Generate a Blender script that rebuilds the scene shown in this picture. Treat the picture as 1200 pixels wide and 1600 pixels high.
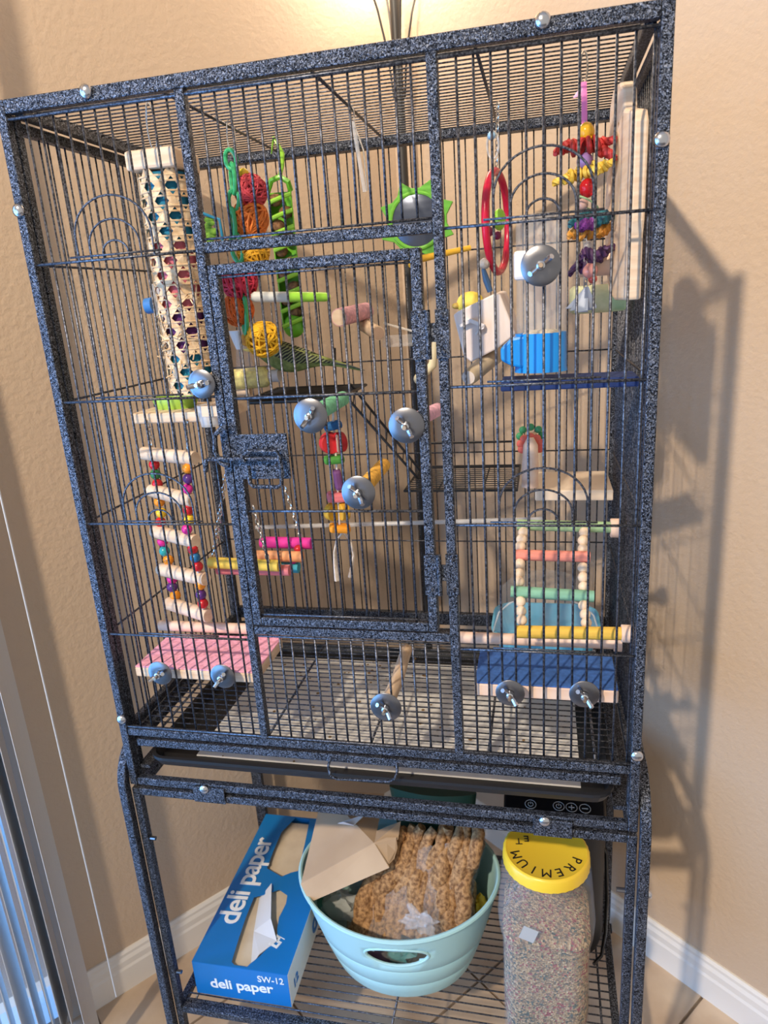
import bpy, bmesh, math, random
from mathutils import Vector, Matrix
random.seed(7)
PI = math.pi
for o in list(bpy.data.objects): bpy.data.objects.remove(o)
S = bpy.context.scene
COL = S.collection
H = 1.70            # cage top above the floor
W, D = 0.787, 0.45  # cage width and depth

# ------------------------------------------------------------------ camera
CAM = Vector((0.66016, -0.85168, H - 0.26675)); F = 1097.4
RX, RY, RZ = 1.27851, 0.06586, 0.2143
cd = bpy.data.cameras.new('camera'); cam = bpy.data.objects.new('camera', cd); COL.objects.link(cam)
cam.location = CAM; cam.rotation_euler = (RX, RY, RZ)
cd.sensor_fit = 'VERTICAL'; cd.sensor_height = 36.0; cd.lens = F / 1600 * 36.0
cd.clip_start = 0.01; cd.clip_end = 60
cd.dof.use_dof = True; cd.dof.focus_distance = 0.98; cd.dof.aperture_fstop = 7.0
S.camera = cam
RM = cam.rotation_euler.to_matrix()
def ray(u, v): return RM @ Vector(((u - 600) / F, (800 - v) / F, -1))
def at(u, v, y):
    r = ray(u, v); return CAM + r * ((y - CAM.y) / r.y)
def atz(u, v, z):
    r = ray(u, v); return CAM + r * ((z - CAM.z) / r.z)
def atx(u, v, x):
    r = ray(u, v); return CAM + r * ((x - CAM.x) / r.x)
def px(n, p):
    return n * -(RM.transposed() @ (Vector(p) - CAM)).z / F

# ------------------------------------------------------------------ world, lights, exposure
wd = bpy.data.worlds.new('room_ambient'); S.world = wd; wd.use_nodes = True
bg = wd.node_tree.nodes['Background']; bg.inputs[0].default_value = (1.0, 0.92, 0.83, 1); bg.inputs[1].default_value = 0.34
S.view_settings.view_transform = 'Standard'; S.view_settings.look = 'None'
S.view_settings.gamma = 1.0; S.view_settings.exposure = 0.95; S.view_settings.use_curve_mapping = False

aL = math.radians(51.1)
dL = Vector((math.cos(aL), math.sin(aL), 0)); nL = Vector((math.sin(aL), -math.cos(aL), 0))
dR = nL.copy(); nR = -dL
CORNER = Vector((0.3272, 0.9027, 0))
PL = Vector((-0.1813, 0.2725, 0))
def wl(s, z=0.0, off=0.0): return PL + dL * s + nL * off + Vector((0, 0, z))      # point on the left wall
def wr(t, z=0.0, off=0.0): return CORNER + dR * t + nR * off + Vector((0, 0, z))  # point on the right wall

def light(name, kind, loc, power, col, **k):
    ld = bpy.data.lights.new(name, kind); ld.energy = power; ld.color = col
    for a, b in k.items(): setattr(ld, a, b)
    o = bpy.data.objects.new(name, ld); COL.objects.link(o); o.location = loc; return o
kl = light('ceiling_lamp_light', 'SPOT', (-0.625, -3.088, 3.81), 430, (1.0, 0.82, 0.61), shadow_soft_size=0.075, spot_size=math.radians(60), spot_blend=1.0)   # directional downlight under the vaulted ceiling
kl.rotation_euler = (Vector((0.55, 0.30, 1.75)) - kl.location).to_track_quat('-Z', 'Y').to_euler()
wn = light('door_daylight', 'AREA', wl(-1.20, 1.02, -0.30), 75, (0.12, 0.42, 1.0), shape='RECTANGLE', size=2.1, size_y=2.0)
wn.rotation_euler = nL.to_track_quat('-Z', 'Z').to_euler()
w2 = light('added_blue_fill', 'AREA', (-1.65, -1.95, 0.95), 36, (0.15, 0.48, 1.0), shape='RECTANGLE', size=1.9, size_y=1.9)   # added unseen light that tints the cage tubes blue
w2.rotation_euler = Vector((0.66, 0.75, 0)).to_track_quat('-Z', 'Z').to_euler()

# ------------------------------------------------------------------ materials
def mat(name, col, rough=0.5, metal=0.0, **k):
    m = bpy.data.materials.new(name); m.use_nodes = True
    b = m.node_tree.nodes['Principled BSDF']
    b.inputs['Base Color'].default_value = (*col, 1); b.inputs['Roughness'].default_value = rough; b.inputs['Metallic'].default_value = metal
    for a, v in k.items():
        b.inputs[a.replace('_', ' ')].default_value = v
    m.diffuse_color = (*col, 1)
    return m
def N(m, t, **k):
    n = m.node_tree.nodes.new(t)
    for a, v in k.items(): setattr(n, a, v)
    return n
def L(m, a, b): m.node_tree.links.new(a, b)
def bsdf(m): return m.node_tree.nodes['Principled BSDF']
def pos(m): return N(m, 'ShaderNodeNewGeometry').outputs['Position']
def objco(m): return N(m, 'ShaderNodeTexCoord').outputs['Object']
def ramp(m, fac, stops):
    r = N(m, 'ShaderNodeValToRGB'); e = r.color_ramp.elements
    while len(e) < len(stops): e.new(0.5)
    for i, (p, c) in enumerate(stops): e[i].position = p; e[i].color = (*c, 1)
    L(m, fac, r.inputs[0]); return r.outputs[0]
def bump(m, h, s, d=0.002):
    b = N(m, 'ShaderNodeBump'); b.inputs['Strength'].default_value = s; b.inputs['Distance'].default_value = d
    L(m, h, b.inputs['Height']); L(m, b.outputs[0], bsdf(m).inputs['Normal'])
def noise(m, co, scale, detail=2, rough=0.5, dist=0.0):
    n = N(m, 'ShaderNodeTexNoise'); n.inputs['Scale'].default_value = scale; n.inputs['Detail'].default_value = detail
    n.inputs['Roughness'].default_value = rough; n.inputs['Distortion'].default_value = dist
    L(m, co, n.inputs['Vector']); return n.outputs['Fac']
def mottled(name, c0, c1, scale, rough=0.6, metal=0.0, bs=0.0, lo=0.35, hi=0.65, detail=3, stretch=None, **k):
    m = mat(name, c0, rough, metal, **k); co = pos(m)
    if stretch:
        mp = N(m, 'ShaderNodeMapping'); mp.inputs['Scale'].default_value = stretch; L(m, co, mp.inputs['Vector']); co = mp.outputs[0]
    f = noise(m, co, scale, detail)
    L(m, ramp(m, f, [(lo, c0), (hi, c1)]), bsdf(m).inputs['Base Color'])
    if bs: bump(m, f, bs)
    return m

HAM = mat('hammered_blue_black_paint', (0.05, 0.06, 0.08), 0.42, 0.8)
_f = noise(HAM, pos(HAM), 500, 2, 0.5, 1.4)
L(HAM, ramp(HAM, _f, [(0.43, (0.003, 0.004, 0.007)), (0.51, (0.055, 0.063, 0.082)), (0.64, (0.26, 0.29, 0.36))]), bsdf(HAM).inputs['Base Color'])
bump(HAM, _f, 0.8, 0.002)
WIRE = mottled('painted_wire', (0.022, 0.025, 0.036), (0.16, 0.17, 0.20), 420, 0.38, 0.6, lo=0.40, hi=0.66)
BLACKM = mat('black_enamel', (0.012, 0.012, 0.014), 0.4, 0.2)
TRAY = mat('black_tray', (0.012, 0.013, 0.016), 0.45)
CHROME = mat('polished_zinc', (0.20, 0.205, 0.23), 0.3, 1.0)
BOLTM = mat('bright_zinc_bolt', (0.55, 0.57, 0.62), 0.2, 1.0)
NICKEL = mat('nickel_wire', (0.62, 0.60, 0.58), 0.25, 1.0)
BRASS = mat('brass_thread', (0.72, 0.55, 0.40), 0.3, 1.0)
WALL = mat('tan_orange_peel_wall', (0.565, 0.437, 0.322), 0.7)
_p = pos(WALL); _n = noise(WALL, _p, 95, 3, 0.55); bump(WALL, _n, 0.42, 0.004)
WHITE = mat('white_trim_paint', (0.78, 0.76, 0.73), 0.4)
TILE = mottled('travertine_tile', (0.46, 0.33, 0.23), (0.66, 0.53, 0.40), 7, 0.42, bs=0.05, detail=6)
GROUT = mat('grout', (0.26, 0.20, 0.15), 0.9)
PAPER = mottled('tray_paper', (0.60, 0.60, 0.59), (0.70, 0.70, 0.69), 18, 0.8)
WOOD = mottled('pale_pine', (0.72, 0.52, 0.35), (0.83, 0.66, 0.49), 26, 0.6, stretch=(1, 1, 6))
WOODH = mottled('pale_pine_along', (0.70, 0.51, 0.35), (0.82, 0.66, 0.50), 30, 0.6, stretch=(0.25, 2, 3))
PINKW = mottled('pinkish_birch', (0.78, 0.55, 0.43), (0.85, 0.66, 0.54), 24, 0.6, stretch=(0.3, 2, 2))
NATP = mottled('natural_branch', (0.50, 0.36, 0.24), (0.68, 0.53, 0.38), 30, 0.7, stretch=(3, 0.5, 3))
def plain(name, c, r=0.45, **k): return mat(name, c, r, 0, **k)
def grit(name, c):
    m = mottled(name, tuple(x * 0.78 for x in c), tuple(min(1, x * 1.15) for x in c), 130, 0.85, bs=0.25); return m
CLEAR = mat('clear_plastic', (0.93, 0.95, 0.96), 0.06, 0, Transmission_Weight=1.0, IOR=1.12)
def thin(name, col, a, rough=0.12, spec=0.5):
    m = mat(name, col, rough); b = bsdf(m); b.inputs['Alpha'].default_value = a; return m
FILM = thin('clear_film', (0.80, 0.82, 0.84), 0.15, 0.10); bump(FILM, noise(FILM, pos(FILM), 38, 4, .6, .8), 1.0, .012)
FROST = thin('frosted_clear', (0.80, 0.80, 0.80), 0.38, 0.2)

# ------------------------------------------------------------------ mesh builder
class MB:
    def __init__(s): s.v = []; s.f = []
    def add(s, vs, fs):
        b = len(s.v); s.v += [Vector(x) for x in vs]; s.f += [tuple(b + i for i in f) for f in fs]; return s
    def box(s, c, size, rot=None, ax=None):
        x, y, z = (k / 2 for k in size); R = rot.to_matrix() if rot else Matrix.Identity(3)
        if ax is not None: R = ax
        vs = [Vector(c) + R @ Vector((i * x, j * y, k * z)) for i in (-1, 1) for j in (-1, 1) for k in (-1, 1)]
        return s.add(vs, [(0, 1, 3, 2), (4, 6, 7, 5), (0, 4, 5, 1), (2, 3, 7, 6), (0, 2, 6, 4), (1, 5, 7, 3)])
    def bb(s, x0, x1, y0, y1, z0, z1): return s.box(((x0 + x1) / 2, (y0 + y1) / 2, (z0 + z1) / 2), (x1 - x0, y1 - y0, z1 - z0))
    def tube(s, pts, r, n=8, closed=False, cap=True, flat=1.0, up=None):
        pts = [Vector(p) for p in pts]; m = len(pts); rs = r if isinstance(r, (list, tuple)) else [r] * m
        T = []
        for i in range(m):
            a = pts[(i - 1) % m] if (closed or i > 0) else pts[i]; b = pts[(i + 1) % m] if (closed or i < m - 1) else pts[i]
            t = (b - a); T.append(t.normalized() if t.length > 1e-9 else Vector((0, 0, 1)))
        u = Vector(up) if up else (Vector((0, 0, 1)) if abs(T[0].z) < 0.9 else Vector((1, 0, 0)))
        u = (u - T[0] * u.dot(T[0])).normalized(); base = len(s.v)
        for i in range(m):
            u = (u - T[i] * u.dot(T[i]));
            u = u.normalized() if u.length > 1e-6 else T[i].orthogonal().normalized()
            w = T[i].cross(u)
            for k in range(n):
                a = 2 * PI * k / n
                s.v.append(pts[i] + u * (math.cos(a) * rs[i] * flat) + w * (math.sin(a) * rs[i]))
        for i in range(m if closed else m - 1):
            j = (i + 1) % m
            for k in range(n):
                q = (k + 1) % n
                s.f.append((base + i * n + k, base + i * n + q, base + j * n + q, base + j * n + k))
        if cap and not closed:
            s.f.append(tuple(base + k for k in reversed(range(n)))); s.f.append(tuple(base + (m - 1) * n + k for k in range(n)))
        return s
    def cyl(s, a, b, r0, r1=None, n=16): return s.tube([a, b], [r0, r0 if r1 is None else r1], n)
    def sph(s, c, r, nu=14, nv=9, sc=(1, 1, 1), R=None):
        c = Vector(c); vs = []; fs = []
        for j in range(nv + 1):
            th = PI * j / nv
            for i in range(nu):
                ph = 2 * PI * i / nu
                p = Vector((math.sin(th) * math.cos(ph) * sc[0], math.sin(th) * math.sin(ph) * sc[1], math.cos(th) * sc[2])) * r
                vs.append(c + (R @ p if R else p))
        for j in range(nv):
            for i in range(nu):
                k = (i + 1) % nu; fs.append((j * nu + i, (j + 1) * nu + i, (j + 1) * nu + k, j * nu + k))
        return s.add(vs, fs)
    def torus(s, c, ax, R, r, n=32, m=8, sc=(1, 1)):
        ax = Vector(ax).normalized(); u = ax.orthogonal().normalized(); w = ax.cross(u)
        return s.tube([Vector(c) + u * (math.cos(2 * PI * i / n) * R * sc[0]) + w * (math.sin(2 * PI * i / n) * R * sc[1]) for i in range(n)], r, m, closed=True)
    def lathe(s, c, prof, n=32, ax=(0, 0, 1), sx=1, sy=1):
        ax = Vector(ax).normalized(); u = Vector((1, 0, 0)) if abs(ax.z) > 0.9 else Vector((0, 0, 1))
        u = (u - ax * u.dot(ax)).normalized(); w = ax.cross(u); c = Vector(c); b = len(s.v); m = len(prof)
        for r, h in prof:
            for i in range(n):
                a = 2 * PI * i / n; s.v.append(c + u * (math.cos(a) * r * sx) + w * (math.sin(a) * r * sy) + ax * h)
        for j in range(m - 1):
            for i in range(n):
                k = (i + 1) % n; s.f.append((b + j * n + i, b + j * n + k, b + (j + 1) * n + k, b + (j + 1) * n + i))
        return s
    def rings(s, rr, cap=True):
        b = len(s.v); n = len(rr[0])
        for r in rr: s.v += [Vector(p) for p in r]
        for j in range(len(rr) - 1):
            for i in range(n):
                k = (i + 1) % n; s.f.append((b + j * n + i, b + j * n + k, b + (j + 1) * n + k, b + (j + 1) * n + i))
        if cap:
            s.f.append(tuple(b + i for i in reversed(range(n)))); s.f.append(tuple(b + (len(rr) - 1) * n + i for i in range(n)))
        return s
    def prism(s, pts, d):
        pts = [Vector(p) for p in pts]; d = Vector(d); n = len(pts)
        return s.rings([pts, [p + d for p in pts]])
    def build(s, name, m, parent=None, smooth=False, bevel=0.0, bseg=2, solid=0.0, kind=None):
        org = Vector(parent['org']) if parent else Vector((0, 0, 0))
        me = bpy.data.meshes.new(name); me.from_pydata([tuple(p - org) for p in s.v], [], s.f)
        b = bmesh.new(); b.from_mesh(me); bmesh.ops.recalc_face_normals(b, faces=b.faces); b.to_mesh(me); b.free()
        if smooth:
            for p in me.polygons: p.use_smooth = True
            try: me.set_sharp_from_angle(angle=math.radians(42))
            except Exception: pass
        me.materials.append(m)
        o = bpy.data.objects.new(name, me); COL.objects.link(o)
        if parent: o.parent = parent
        o['org'] = tuple(org)
        if bevel:
            md = o.modifiers.new('bevel', 'BEVEL'); md.width = bevel; md.segments = bseg; md.limit_method = 'ANGLE'
        if solid:
            md = o.modifiers.new('solid', 'SOLIDIFY'); md.thickness = solid; md.offset = 0
        if kind: o['kind'] = kind
        return o
def thing(name, label, cat, loc, group=None):
    o = bpy.data.objects.new(name, None); COL.objects.link(o); o.location = loc; o.empty_display_size = 0.02
    o['org'] = tuple(loc); o['label'] = label; o['category'] = cat
    if group: o['group'] = group
    return o
def tag(o, label, cat, group=None):
    o['label'] = label; o['category'] = cat
    if group: o['group'] = group
    return o
def struct(o): o['kind'] = 'structure'; return o
def inst(name, me, parent, loc, rot=None):
    o = bpy.data.objects.new(name, me); COL.objects.link(o); o.parent = parent
    o.location = Vector(loc) - Vector(parent['org']); o['org'] = tuple(parent['org'])
    if rot: o.rotation_euler = rot
    return o
_bars = {}
def barmesh(length, r, axis, m, n=8):
    k = (round(length, 5), r, axis, m.name)
    if k not in _bars:
        h = length / 2; v = {'x': (h, 0, 0), 'y': (0, h, 0), 'z': (0, 0, h)}[axis]
        b = MB().cyl([-c for c in v], v, r, n=n); me = bpy.data.meshes.new('bar')
        me.from_pydata([tuple(p) for p in b.v], [], b.f); me.materials.append(m)
        for p in me.polygons: p.use_smooth = len(p.vertices) == 4
        _bars[k] = me
    return _bars[k]
def text(name, body, size, origin, right, up, m, parent, bold=0.0, align='LEFT', space=1.0, ext=0.0003, shear=0):
    cu = bpy.data.curves.new(name, 'FONT'); cu.body = body; cu.size = size; cu.offset = bold; cu.align_x = align
    cu.space_character = space; cu.extrude = ext; cu.resolution_u = 4; cu.shear = shear
    t = bpy.data.objects.new('tmp', cu); COL.objects.link(t)
    dg = bpy.context.evaluated_depsgraph_get(); me = bpy.data.meshes.new_from_object(t.evaluated_get(dg))
    bpy.data.objects.remove(t)
    right = Vector(right).normalized(); up = Vector(up); up = (up - right * up.dot(right)).normalized(); nrm = right.cross(up)
    M4 = Matrix((right, up, nrm)).transposed().to_4x4(); M4.translation = Vector(origin) - Vector(parent['org'])
    me.transform(M4); me.materials.clear(); me.materials.append(m); me.name = name
    o = bpy.data.objects.new(name, me); COL.objects.link(o); o.parent = parent; o['org'] = tuple(parent['org']); return o
Z = lambda r: H + r      # height from an offset below the cage top

# ================================================================== setting
fl = struct(MB().bb(-2.4, 2.6, -2.6, 2.2, -0.06, -0.006).build('floor', GROUT))
T = 0.335; tme = MB().box((0, 0, -0.003), (T - 0.006, T - 0.006, 0.008)); tm = bpy.data.meshes.new('tile'); tm.from_pydata([tuple(p) for p in tme.v], [], tme.f); tm.materials.append(TILE)
g0 = atz(1104, 1550, 0)
for i in range(-4, 3):
    for j in range(-4, 3):
        c = g0 + dL * ((i + 0.5) * T) + dR * ((j + 0.5) * T)
        if (c - CORNER).dot(nL) < -0.3 or (c - CORNER).dot(nR) < -0.3 or c.y < -0.75: continue
        o = inst('tile', tm, fl, (c.x, c.y, 0), (0, 0, aL))
HC = 4.40
def wallbox(a, b, n, z0, z1, th=0.1):
    n = Vector(n)
    return MB().prism([a + Vector((0, 0, z0)), b + Vector((0, 0, z0)), b - n * th + Vector((0, 0, z0)), a - n * th + Vector((0, 0, z0))], (0, 0, z1 - z0))
sJ = -0.205     # jamb of the sliding door on the left wall
m_ = wallbox(wl(sJ), CORNER, nL, 0, HC)
q_ = wallbox(wl(sJ - 2.2), wl(sJ), nL, 2.08, HC); m_.add(q_.v, q_.f)
q_ = wallbox(wl(sJ - 2.6), wl(sJ - 2.2), nL, 0, HC); m_.add(q_.v, q_.f)
struct(m_.build('wall_left', WALL))
struct(wallbox(CORNER, wr(2.6), nR, 0, HC).build('wall_right', WALL))
struct(MB().prism([CORNER + dR * -0.1 + dL * 0.1 + Vector((0, 0, HC)), wr(2.6) + dL * 0.1 + Vector((0, 0, HC)), wr(2.6) - dL * 3.2 + Vector((0, 0, HC)), CORNER - dR * 0.1 - dL * 3.2 + Vector((0, 0, HC))], (0, 0, 0.1)).build('ceiling', plain('ceiling_white', (0.78, 0.75, 0.70), 0.9)))
def baseboard(name, a, b, n):
    n = Vector(n); prof = [(0, 0), (0.014, 0), (0.014, 0.058), (0.0115, 0.064), (0.0115, 0.078), (0.008, 0.086), (0.008, 0.093), (0.004, 0.099), (0, 0.099)]
    r = [[p + n * x + Vector((0, 0, z)) for x, z in prof] for p in (a, b)]
    return struct(MB().rings(r).build(name, WHITE))
baseboard('baseboard_left', wl(sJ), CORNER, nL); baseboard('baseboard_right', CORNER, wr(2.6), nR)
# sliding glass door
wf = thing('window_1', '', '', wl(sJ - 1.1)); del wf['label']; del wf['category']; struct(wf)
ALU = plain('door_frame_grey', (0.42, 0.43, 0.45), 0.4)
f_ = MB()
for s0, s1, z0, z1 in ((sJ - 0.035, sJ, 0, 2.08), (sJ - 2.2, sJ - 2.165, 0, 2.08), (sJ - 2.165, sJ - 0.035, 2.045, 2.08), (sJ - 2.165, sJ - 0.035, 0, 0.03), (sJ - 1.13, sJ - 1.07, 0.03, 2.045)):
    q_ = wallbox(wl(s0), wl(s1), nL, z0, z1, 0.09); f_.add(q_.v, q_.f)
f_.build('window_frame', ALU, wf)
for s0, s1 in ((sJ - 1.07, sJ - 0.035), (sJ - 2.165, sJ - 1.13)):
    a, b = wl(s0, 0, -0.05), wl(s1, 0, -0.05); wallbox(a, b, nL, 0.03, 2.045, 0.005).build('pane', thin('door_glass', (0.75, 0.85, 0.95), 0.06, 0.03), wf)

# ================================================================== bird cage
cage = thing('bird_cage', 'large hammered blue black metal flight cage with front door on an open shelf stand', 'bird cage', (W / 2, D / 2, 0))
t_ = 0.013
def frame(m, x0, x1, z0, z1, y0, y1, w=t_):
    m.bb(x0, x0 + w, y0, y1, z0, z1); m.bb(x1 - w, x1, y0, y1, z0, z1); m.bb(x0 + w, x1 - w, y0, y1, z1 - w, z1); m.bb(x0 + w, x1 - w, y0, y1, z0, z0 + w); return m
ZB = Z(-0.990)
XL, XR = 0.2465, 0.5427   # mullions
m = MB()
m.bb(0, t_, 0, t_, ZB - 0.006, Z(0)); m.bb(W - t_, W, 0, t_, ZB - 0.006, Z(0))
m.bb(t_, W - t_, 0, t_, Z(-0.016), Z(0))
m.bb(t_, W - t_, 0.001, t_, Z(-0.903), Z(-0.890)); m.bb(t_, W - t_, 0.001, t_, ZB - 0.006, ZB + 0.007)
for xm in (XL, XR): m.bb(xm - 0.0062, xm + 0.0062, 0.0005, t_, Z(-0.8905), Z(-0.0155))
m.bb(XL + 0.006, XR - 0.006, 0.001, t_, Z(-0.1965), Z(-0.1835)); m.bb(XL + 0.006, XR - 0.006, 0.001, t_, Z(-0.7150), Z(-0.7020))
front = m.build('front_panel', HAM, cage, bevel=0.0016)
WZ = [-0.1927, -0.3724, -0.5484, -0.7251]
RB = 0.00155
def vbar(parent, x, y, z0, z1, nm='bar', r=RB): return inst(nm, barmesh(z1 - z0, r, 'z', WIRE), parent, (x, y, (z0 + z1) / 2))
def hbar(parent, x0, x1, y, z, nm='cross_wire', r=0.0018): return inst(nm, barmesh(x1 - x0, r, 'x', WIRE), parent, ((x0 + x1) / 2, y, z))
yb = 0.007
ztp = Z(-0.022); zlo = Z(-0.887)
hbar(front, t_, W - t_, yb - 0.004, ztp, 'cross_wire'); hbar(front, t_, W - t_, yb - 0.004, zlo, 'cross_wire')
for i in range(11): vbar(front, 0.0355 + i * 0.01918, yb, zlo, ztp)
for i in range(12): vbar(front, 0.5500 + 0.0183 * (i + 1), yb, zlo, ztp)
for z in WZ:
    hbar(front, t_, XL - 0.006, yb - 0.0035, Z(z)); hbar(front, XR + 0.006, W - t_, yb - 0.0035, Z(z))
nb = 15; sp = (XR - XL - 0.0124) / (nb + 1)
for i in range(nb):
    x = XL + 0.0062 + sp * (i + 1)
    vbar(front, x, yb, Z(-0.182), ztp); vbar(front, x, yb, zlo, Z(-0.718))
hbar(front, XL + 0.006, XR - 0.006, yb - 0.003, Z(-0.1805), r=0.0015); hbar(front, XL + 0.006, XR - 0.006, yb - 0.003, Z(-0.7185), r=0.0015)
for xc in (0.131, 0.659):
    for zc in (WZ[0], WZ[2]):
        for ra, hh in ((0.0535, 0.028), (0.0355, 0.016), (0.018, 0.006)):
            pts = [(xc - ra, yb - 0.004, Z(zc))] + [(xc - ra * math.cos(PI * k / 16), yb - 0.004, Z(zc) + hh + ra * 0.86 * math.sin(PI * k / 16)) for k in range(17)] + [(xc + ra, yb - 0.004, Z(zc))]
            MB().tube(pts, 0.0014, 6).build('arch_wire', WIRE, front, True)
    for zc in (WZ[0], WZ[1], WZ[2], WZ[3]):
        hbar(front, xc - 0.065, xc + 0.065, yb - 0.006, Z(zc) + 0.005, 'guide_wire', 0.0013)
# front door
DX0, DX1, DZ0, DZ1 = XL + 0.0085, XR - 0.021, Z(-0.6985), Z(-0.2105)
dm = frame(MB(), DX0, DX1, DZ0, DZ1, -0.003, t_ - 0.002, 0.0128)
door = dm.build('front_door', HAM, cage, bevel=0.0016)
nb = 13; sp = (DX1 - DX0 - 0.0256) / (nb + 1)
for i in range(nb): vbar(door, DX0 + 0.0128 + sp * (i + 1), 0.004, DZ0 + 0.012, DZ1 - 0.012)
for z in (-0.3755, -0.5285): hbar(door, DX0 + 0.012, DX1 - 0.012, 0.0005, Z(z), r=0.0019)
hbar(door, DX0 + 0.012, DX1 - 0.012, 0.0005, DZ0 + 0.0165, r=0.0016); hbar(door, DX0 + 0.012, DX1 - 0.012, 0.0005, DZ1 - 0.0155, r=0.0014)
lp0 = at(367, 679, -0.005); lp1 = at(455, 748, -0.005)
MB().bb(lp0.x, lp1.x, -0.0055, -0.003, lp1.z, lp0.z).build('latch_plate', HAM, door, bevel=0.0008)
def pth(pts, y): return [at(u, v, y) for u, v in pts]
bz = at(400, 718, -0.012).z
MB().tube([at(321, 737, -0.012), at(323, 719, -0.012), at(328, 717, -0.012), Vector((lp1.x - 0.012, -0.012, bz))], 0.0033, 8).build('latch_bolt', HAM, door, True)
MB().tube(pth([(383, 722), (378, 712), (388, 705), (432, 705), (437, 715), (430, 728)], -0.014), 0.0028, 8).build('bolt_keeper', HAM, door, True)
MB().tube(pth([(437, 718), (440, 733), (440, 757), (434, 761), (396, 760), (391, 755), (388, 728)], -0.015), 0.0029, 8).build('latch_handle', HAM, door, True)
MB().tube(pth([(355, 668), (345, 670), (336, 680), (336, 705), (344, 722), (350, 726), (358, 727)], -0.010), 0.0034, 8).build('bolt_loop', HAM, front, True)
for zc in (-0.3075, -0.6135):
    hz = 0.030
    MB().bb(DX1 - 0.0145, DX1 + 0.002, -0.0055, -0.003, Z(zc) - hz, Z(zc) + hz * 0.9).build('hinge_leaf', HAM, door, bevel=0.0006)
    MB().bb(XR - 0.0075, XR + 0.0085, -0.0035, 0.001, Z(zc) - hz, Z(zc) + hz * 0.9).build('hinge_leaf', HAM, door, bevel=0.0006)
    MB().cyl((DX1 + 0.0048, -0.004, Z(zc) - hz), (DX1 + 0.0048, -0.004, Z(zc) + hz * 0.9), 0.0034, n=10).build('hinge_pin', HAM, door, True)
    MB().bb(DX1 + 0.006, XR - 0.006, -0.003, 0.0, Z(zc) - 0.010, Z(zc) + 0.012).build('hinge_knuckle', HAM, door)
    for q in (-0.022, 0.02):
        for xx in (DX1 - 0.006, XR + 0.001): MB().sph((xx, -0.0055, Z(zc) + q), 0.0028, 8, 6, (1, 0.5, 1)).build('rivet', HAM, door, True)
# side and back panels
for sx, nm in ((0, 'side_panel'), (1, 'side_panel')):
    x0 = 0.001 if sx == 0 else W - 0.001 - t_; m = MB()
    y0, y1 = t_ + 0.001, D - t_ - 0.001
    m.bb(x0, x0 + t_, y0, y0 + t_, ZB, Z(-0.015)); m.bb(x0, x0 + t_, y1 - t_, y1, ZB, Z(-0.015))
    for za, zb in ((-0.034, -0.021), (-0.905, -0.892), (-0.990, -0.977)): m.bb(x0, x0 + t_, y0 + t_, y1 - t_, Z(za), Z(zb))
    sp_ = m.build(nm, HAM, cage, bevel=0.0015)
    n = 21; xx = x0 + t_ / 2
    for i in range(n):
        yy = y0 + t_ + (y1 - y0 - 2 * t_) * (i + 1) / (n + 1)
        inst('bar', barmesh(0.86, 0.0013, 'z', WIRE), sp_, (xx, yy, Z(-0.463)))
    for z in WZ: inst('cross_wire', barmesh(y1 - y0 - t_, 0.0017, 'y', WIRE), sp_, (xx, (y0 + y1) / 2, Z(z)))
m = frame(MB(), 0, W, ZB, Z(-0.006), D - t_, D)
m.bb(t_, W - t_, D - t_, D, Z(-0.905), Z(-0.880))
back = m.build('back_panel', HAM, cage, bevel=0.0015)
for i in range(40): vbar(back, t_ + (W - 2 * t_) * (i + 1) / 41, D - 0.007, Z(-0.882), Z(-0.018), 'bar', 0.0012)
for z in WZ: hbar(back, t_, W - t_, D - 0.0095, Z(z), r=0.0014)
# roof
m = MB(); zt0, zt1 = Z(-0.020), Z(-0.004)
m.bb(t_, W - t_, D - 2 * t_ - 0.002, D - t_ - 0.001, zt0, zt1)
for x0 in (t_ + 0.002, W - 2 * t_ - 0.002): m.bb(x0, x0 + t_, t_ + 0.001, D - 2 * t_ - 0.003, zt0, zt1)
roof = m.build('roof_panel', HAM, cage, bevel=0.0015)
for i in range(25):
    hbar(roof, 2 * t_, W - 2 * t_, t_ + 0.014 + i * 0.0158, Z(-0.008), 'bar', 0.0010)
for x in (0.2165, 0.402, 0.588): inst('cross_wire', barmesh(D - 3 * t_, 0.0021, 'y', WIRE), roof, (x, D / 2 - 0.003, Z(-0.0115)))
# floor grate and tray
m = MB(); zg = Z(-0.917)
m.bb(0.024, W - 0.024, 0.004, 0.014, zg - 0.0065, zg + 0.0065); m.bb(0.024, W - 0.024, D - 0.04, D - 0.03, zg, zg + 0.012)
for x0 in (0.024, W - 0.034): m.bb(x0, x0 + 0.01, 0.014, D - 0.04, zg, zg + 0.012)
grate = m.build('floor_grate', HAM, cage, bevel=0.0012)
zgw = Z(-0.897)
for i in range(27): hbar(grate, 0.026, W - 0.026, 0.020 + i * 0.0148, zgw, 'bar', 0.0011)
for x in (0.06, 0.2435, 0.407, 0.582, 0.73): inst('cross_wire', barmesh(D - 0.07, 0.002, 'y', WIRE), grate, (x, D / 2 - 0.012, zgw - 0.003))
MB().tube([at(517, 1183, 0.002), at(513, 1196, -0.004), at(516, 1211, -0.006), at(526, 1217, -0.006), at(608, 1221, -0.006), at(617, 1217, -0.006), at(621, 1205, -0.004), at(620, 1192, 0.002)], 0.0021, 8).build('pull_handle', HAM, grate, True)
m = MB(); x0, x1, y0, y1 = 0.032, W - 0.030, 0.006, D - 0.04; zt = Z(-0.960); zl = Z(-0.945)
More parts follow.
